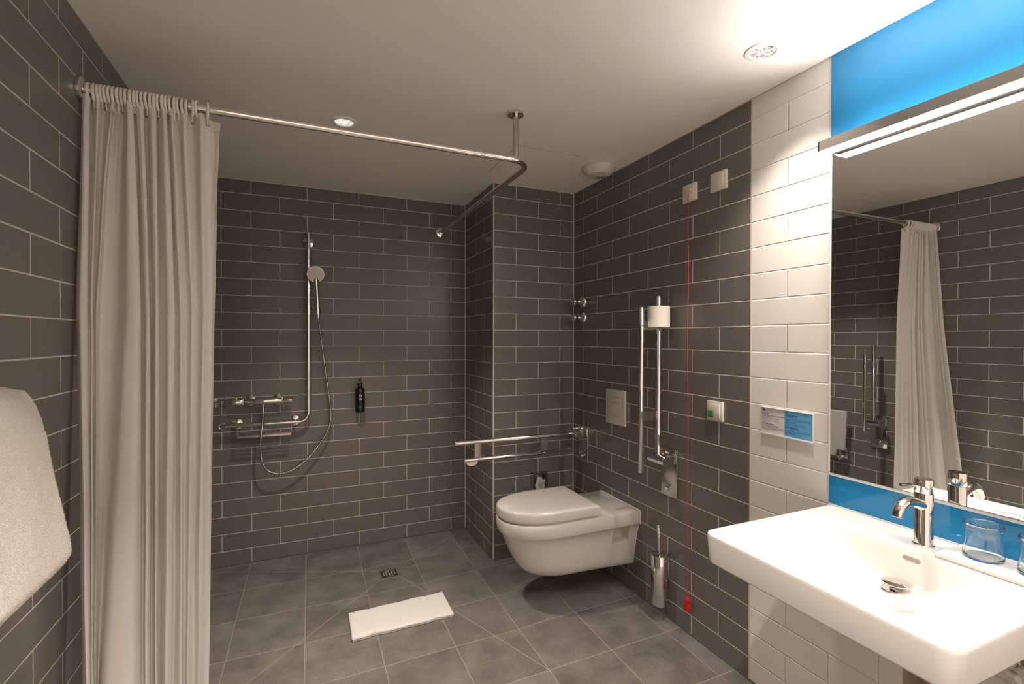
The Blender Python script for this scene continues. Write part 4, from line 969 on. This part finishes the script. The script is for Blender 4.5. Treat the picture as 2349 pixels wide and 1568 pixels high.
# ------------------------------------------------------------------ towel on its rail, left foreground
tr2 = thing('towel_rail', 'short chrome towel rail on the left wall carrying the large towel', 'towel rail', (XL, .95, 1.205))
mk('rail_bar', G().tube([(XL+.075, .72, 1.205), (XL+.075, 1.19, 1.205)], .009, 18), 'chrome', tr2)
for yy in (.735, 1.17): mk('rail_post', G().lathe([(0, 0), (.022, 0), (.022, .006), (.008, .010), (.008, .075), (0, .075)], (XL+.0004, yy, 1.205), (1, 0, 0), 24), 'chrome', tr2)
tw = thing('bath_towel', 'large thick white terry towel hanging at the left edge', 'towel', (XL+.08, 1.0, .87))
Y0T, Y1T = .78, 1.245
def towel_sec(y):
    """closed outline in x-z of the doubled, bulging towel at position y"""
    s_ = (y-Y0T)/(Y1T-Y0T); e = min(s_, 1-s_)*(Y1T-Y0T)
    P = []
    outer = [(.016, .885), (.013, .98), (.014, 1.10), (.022, 1.180), (.040, 1.226), (.062, 1.243), (.088, 1.238), (.112, 1.205), (.131, 1.14), (.146, 1.06), (.160, .98), (.169, .925), (.168, .900), (.150, .882), (.112, .880), (.098, .91), (.093, 1.02), (.090, 1.12), (.086, 1.172), (.076, 1.190), (.064, 1.178), (.060, 1.11), (.058, 1.0), (.056, .90), (.048, .872), (.032, .868)]
    return outer
NYT = 150; rs = []
for i in range(NYT+1):
    y = Y0T + (Y1T-Y0T)*i/NYT; e = min(i, NYT-i)/NYT*(Y1T-Y0T); sec_ = towel_sec(y)
    pp = catmull([(a, 0, z) for a, z in sec_+sec_[:1]], 10)[:-1]
    shr = 1 - .30*math.exp(-e/.006)
    cxs = .08; row = []
    for j, p in enumerate(pp):
        cx_ = .125 if p.x > .085 else .04
        x = cx_ + (p.x-cx_)*shr; z = p.z - .004*math.exp(-e/.01)*(1 if p.z > 1.15 else -1)
        w = .0026*noise.noise((j*.06, y*14, 0))+.0007*noise.noise((j*.9, y*220, 3))+.0007*noise.noise((j*2.1, y*520, 7))
        dy = .0006*noise.noise((j*1.7, y*3, 11)) + .005*noise.noise((j*.04, 0, 4))
        row.append((XL + max(x + w, .004), y + dy, z + w*.7))
    rs.append(row)
g = G(); g.rings(rs, True, True)
tcl = mk('towel_cloth', g, 'terry', tw, smooth=80)

# loose terry loops standing off the towel
me = tcl.data; base_ = tcl.parent.location
rng = random.Random(3); polys = []; acc_ = 0; cum = []
for p in me.polygons:
    c_ = p.center + base_
    if len(p.vertices) == 4 and (p.normal.x > -.2) or len(p.vertices) > 4 and p.normal.y > 0:
        if c_.y < 1.0: continue
        acc_ += p.area; cum.append(acc_); polys.append(p)
import bisect
vs, fs = [], []
NFIB = 90000
V_ = [v.co for v in me.vertices]
def fibre(pos, nr):
    t1 = nr.cross(Vector((rng.uniform(-1, 1), rng.uniform(-1, 1), rng.uniform(-1, 1)))).normalized()
    L_ = rng.uniform(.0009, .0025); ln = t1*rng.uniform(0, 1.0)*L_*.8 + Vector((0, 0, -.0006)); sd = nr.cross(t1)*.00022
    a = pos; b2 = pos + nr*L_*.6 + ln*.4; c2 = pos + nr*L_*.85 + ln
    o_ = len(vs); vs.extend([a-sd, a+sd, b2-sd, b2+sd, c2]); fs.extend([(o_, o_+1, o_+3, o_+2), (o_+2, o_+3, o_+4)])
for _ in range(NFIB):
    r_ = rng.random()*acc_; p = polys[min(bisect.bisect_left(cum, r_), len(polys)-1)]; vv = p.vertices
    if len(vv) == 4:
        u_, w_ = rng.random(), rng.random(); pos = (V_[vv[0]]*(1-u_)+V_[vv[1]]*u_)*(1-w_)+(V_[vv[3]]*(1-u_)+V_[vv[2]]*u_)*w_
    else:
        i_ = rng.randrange(len(vv)); u_, w_ = sorted((rng.random(), rng.random())); pos = p.center*(1-w_) + V_[vv[i_]]*(w_-u_) + V_[vv[(i_+1) % len(vv)]]*u_
    fibre(pos + base_, p.normal.copy())
pf = bpy.data.meshes.new('terry_pile'); pf.from_pydata([tuple(v-base_) for v in vs], [], fs); pf.materials.append(M['terry']); pf.update()
po = bpy.data.objects.new('terry_pile', pf); COL.objects.link(po); po.parent = tw; po['kind'] = 'stuff'
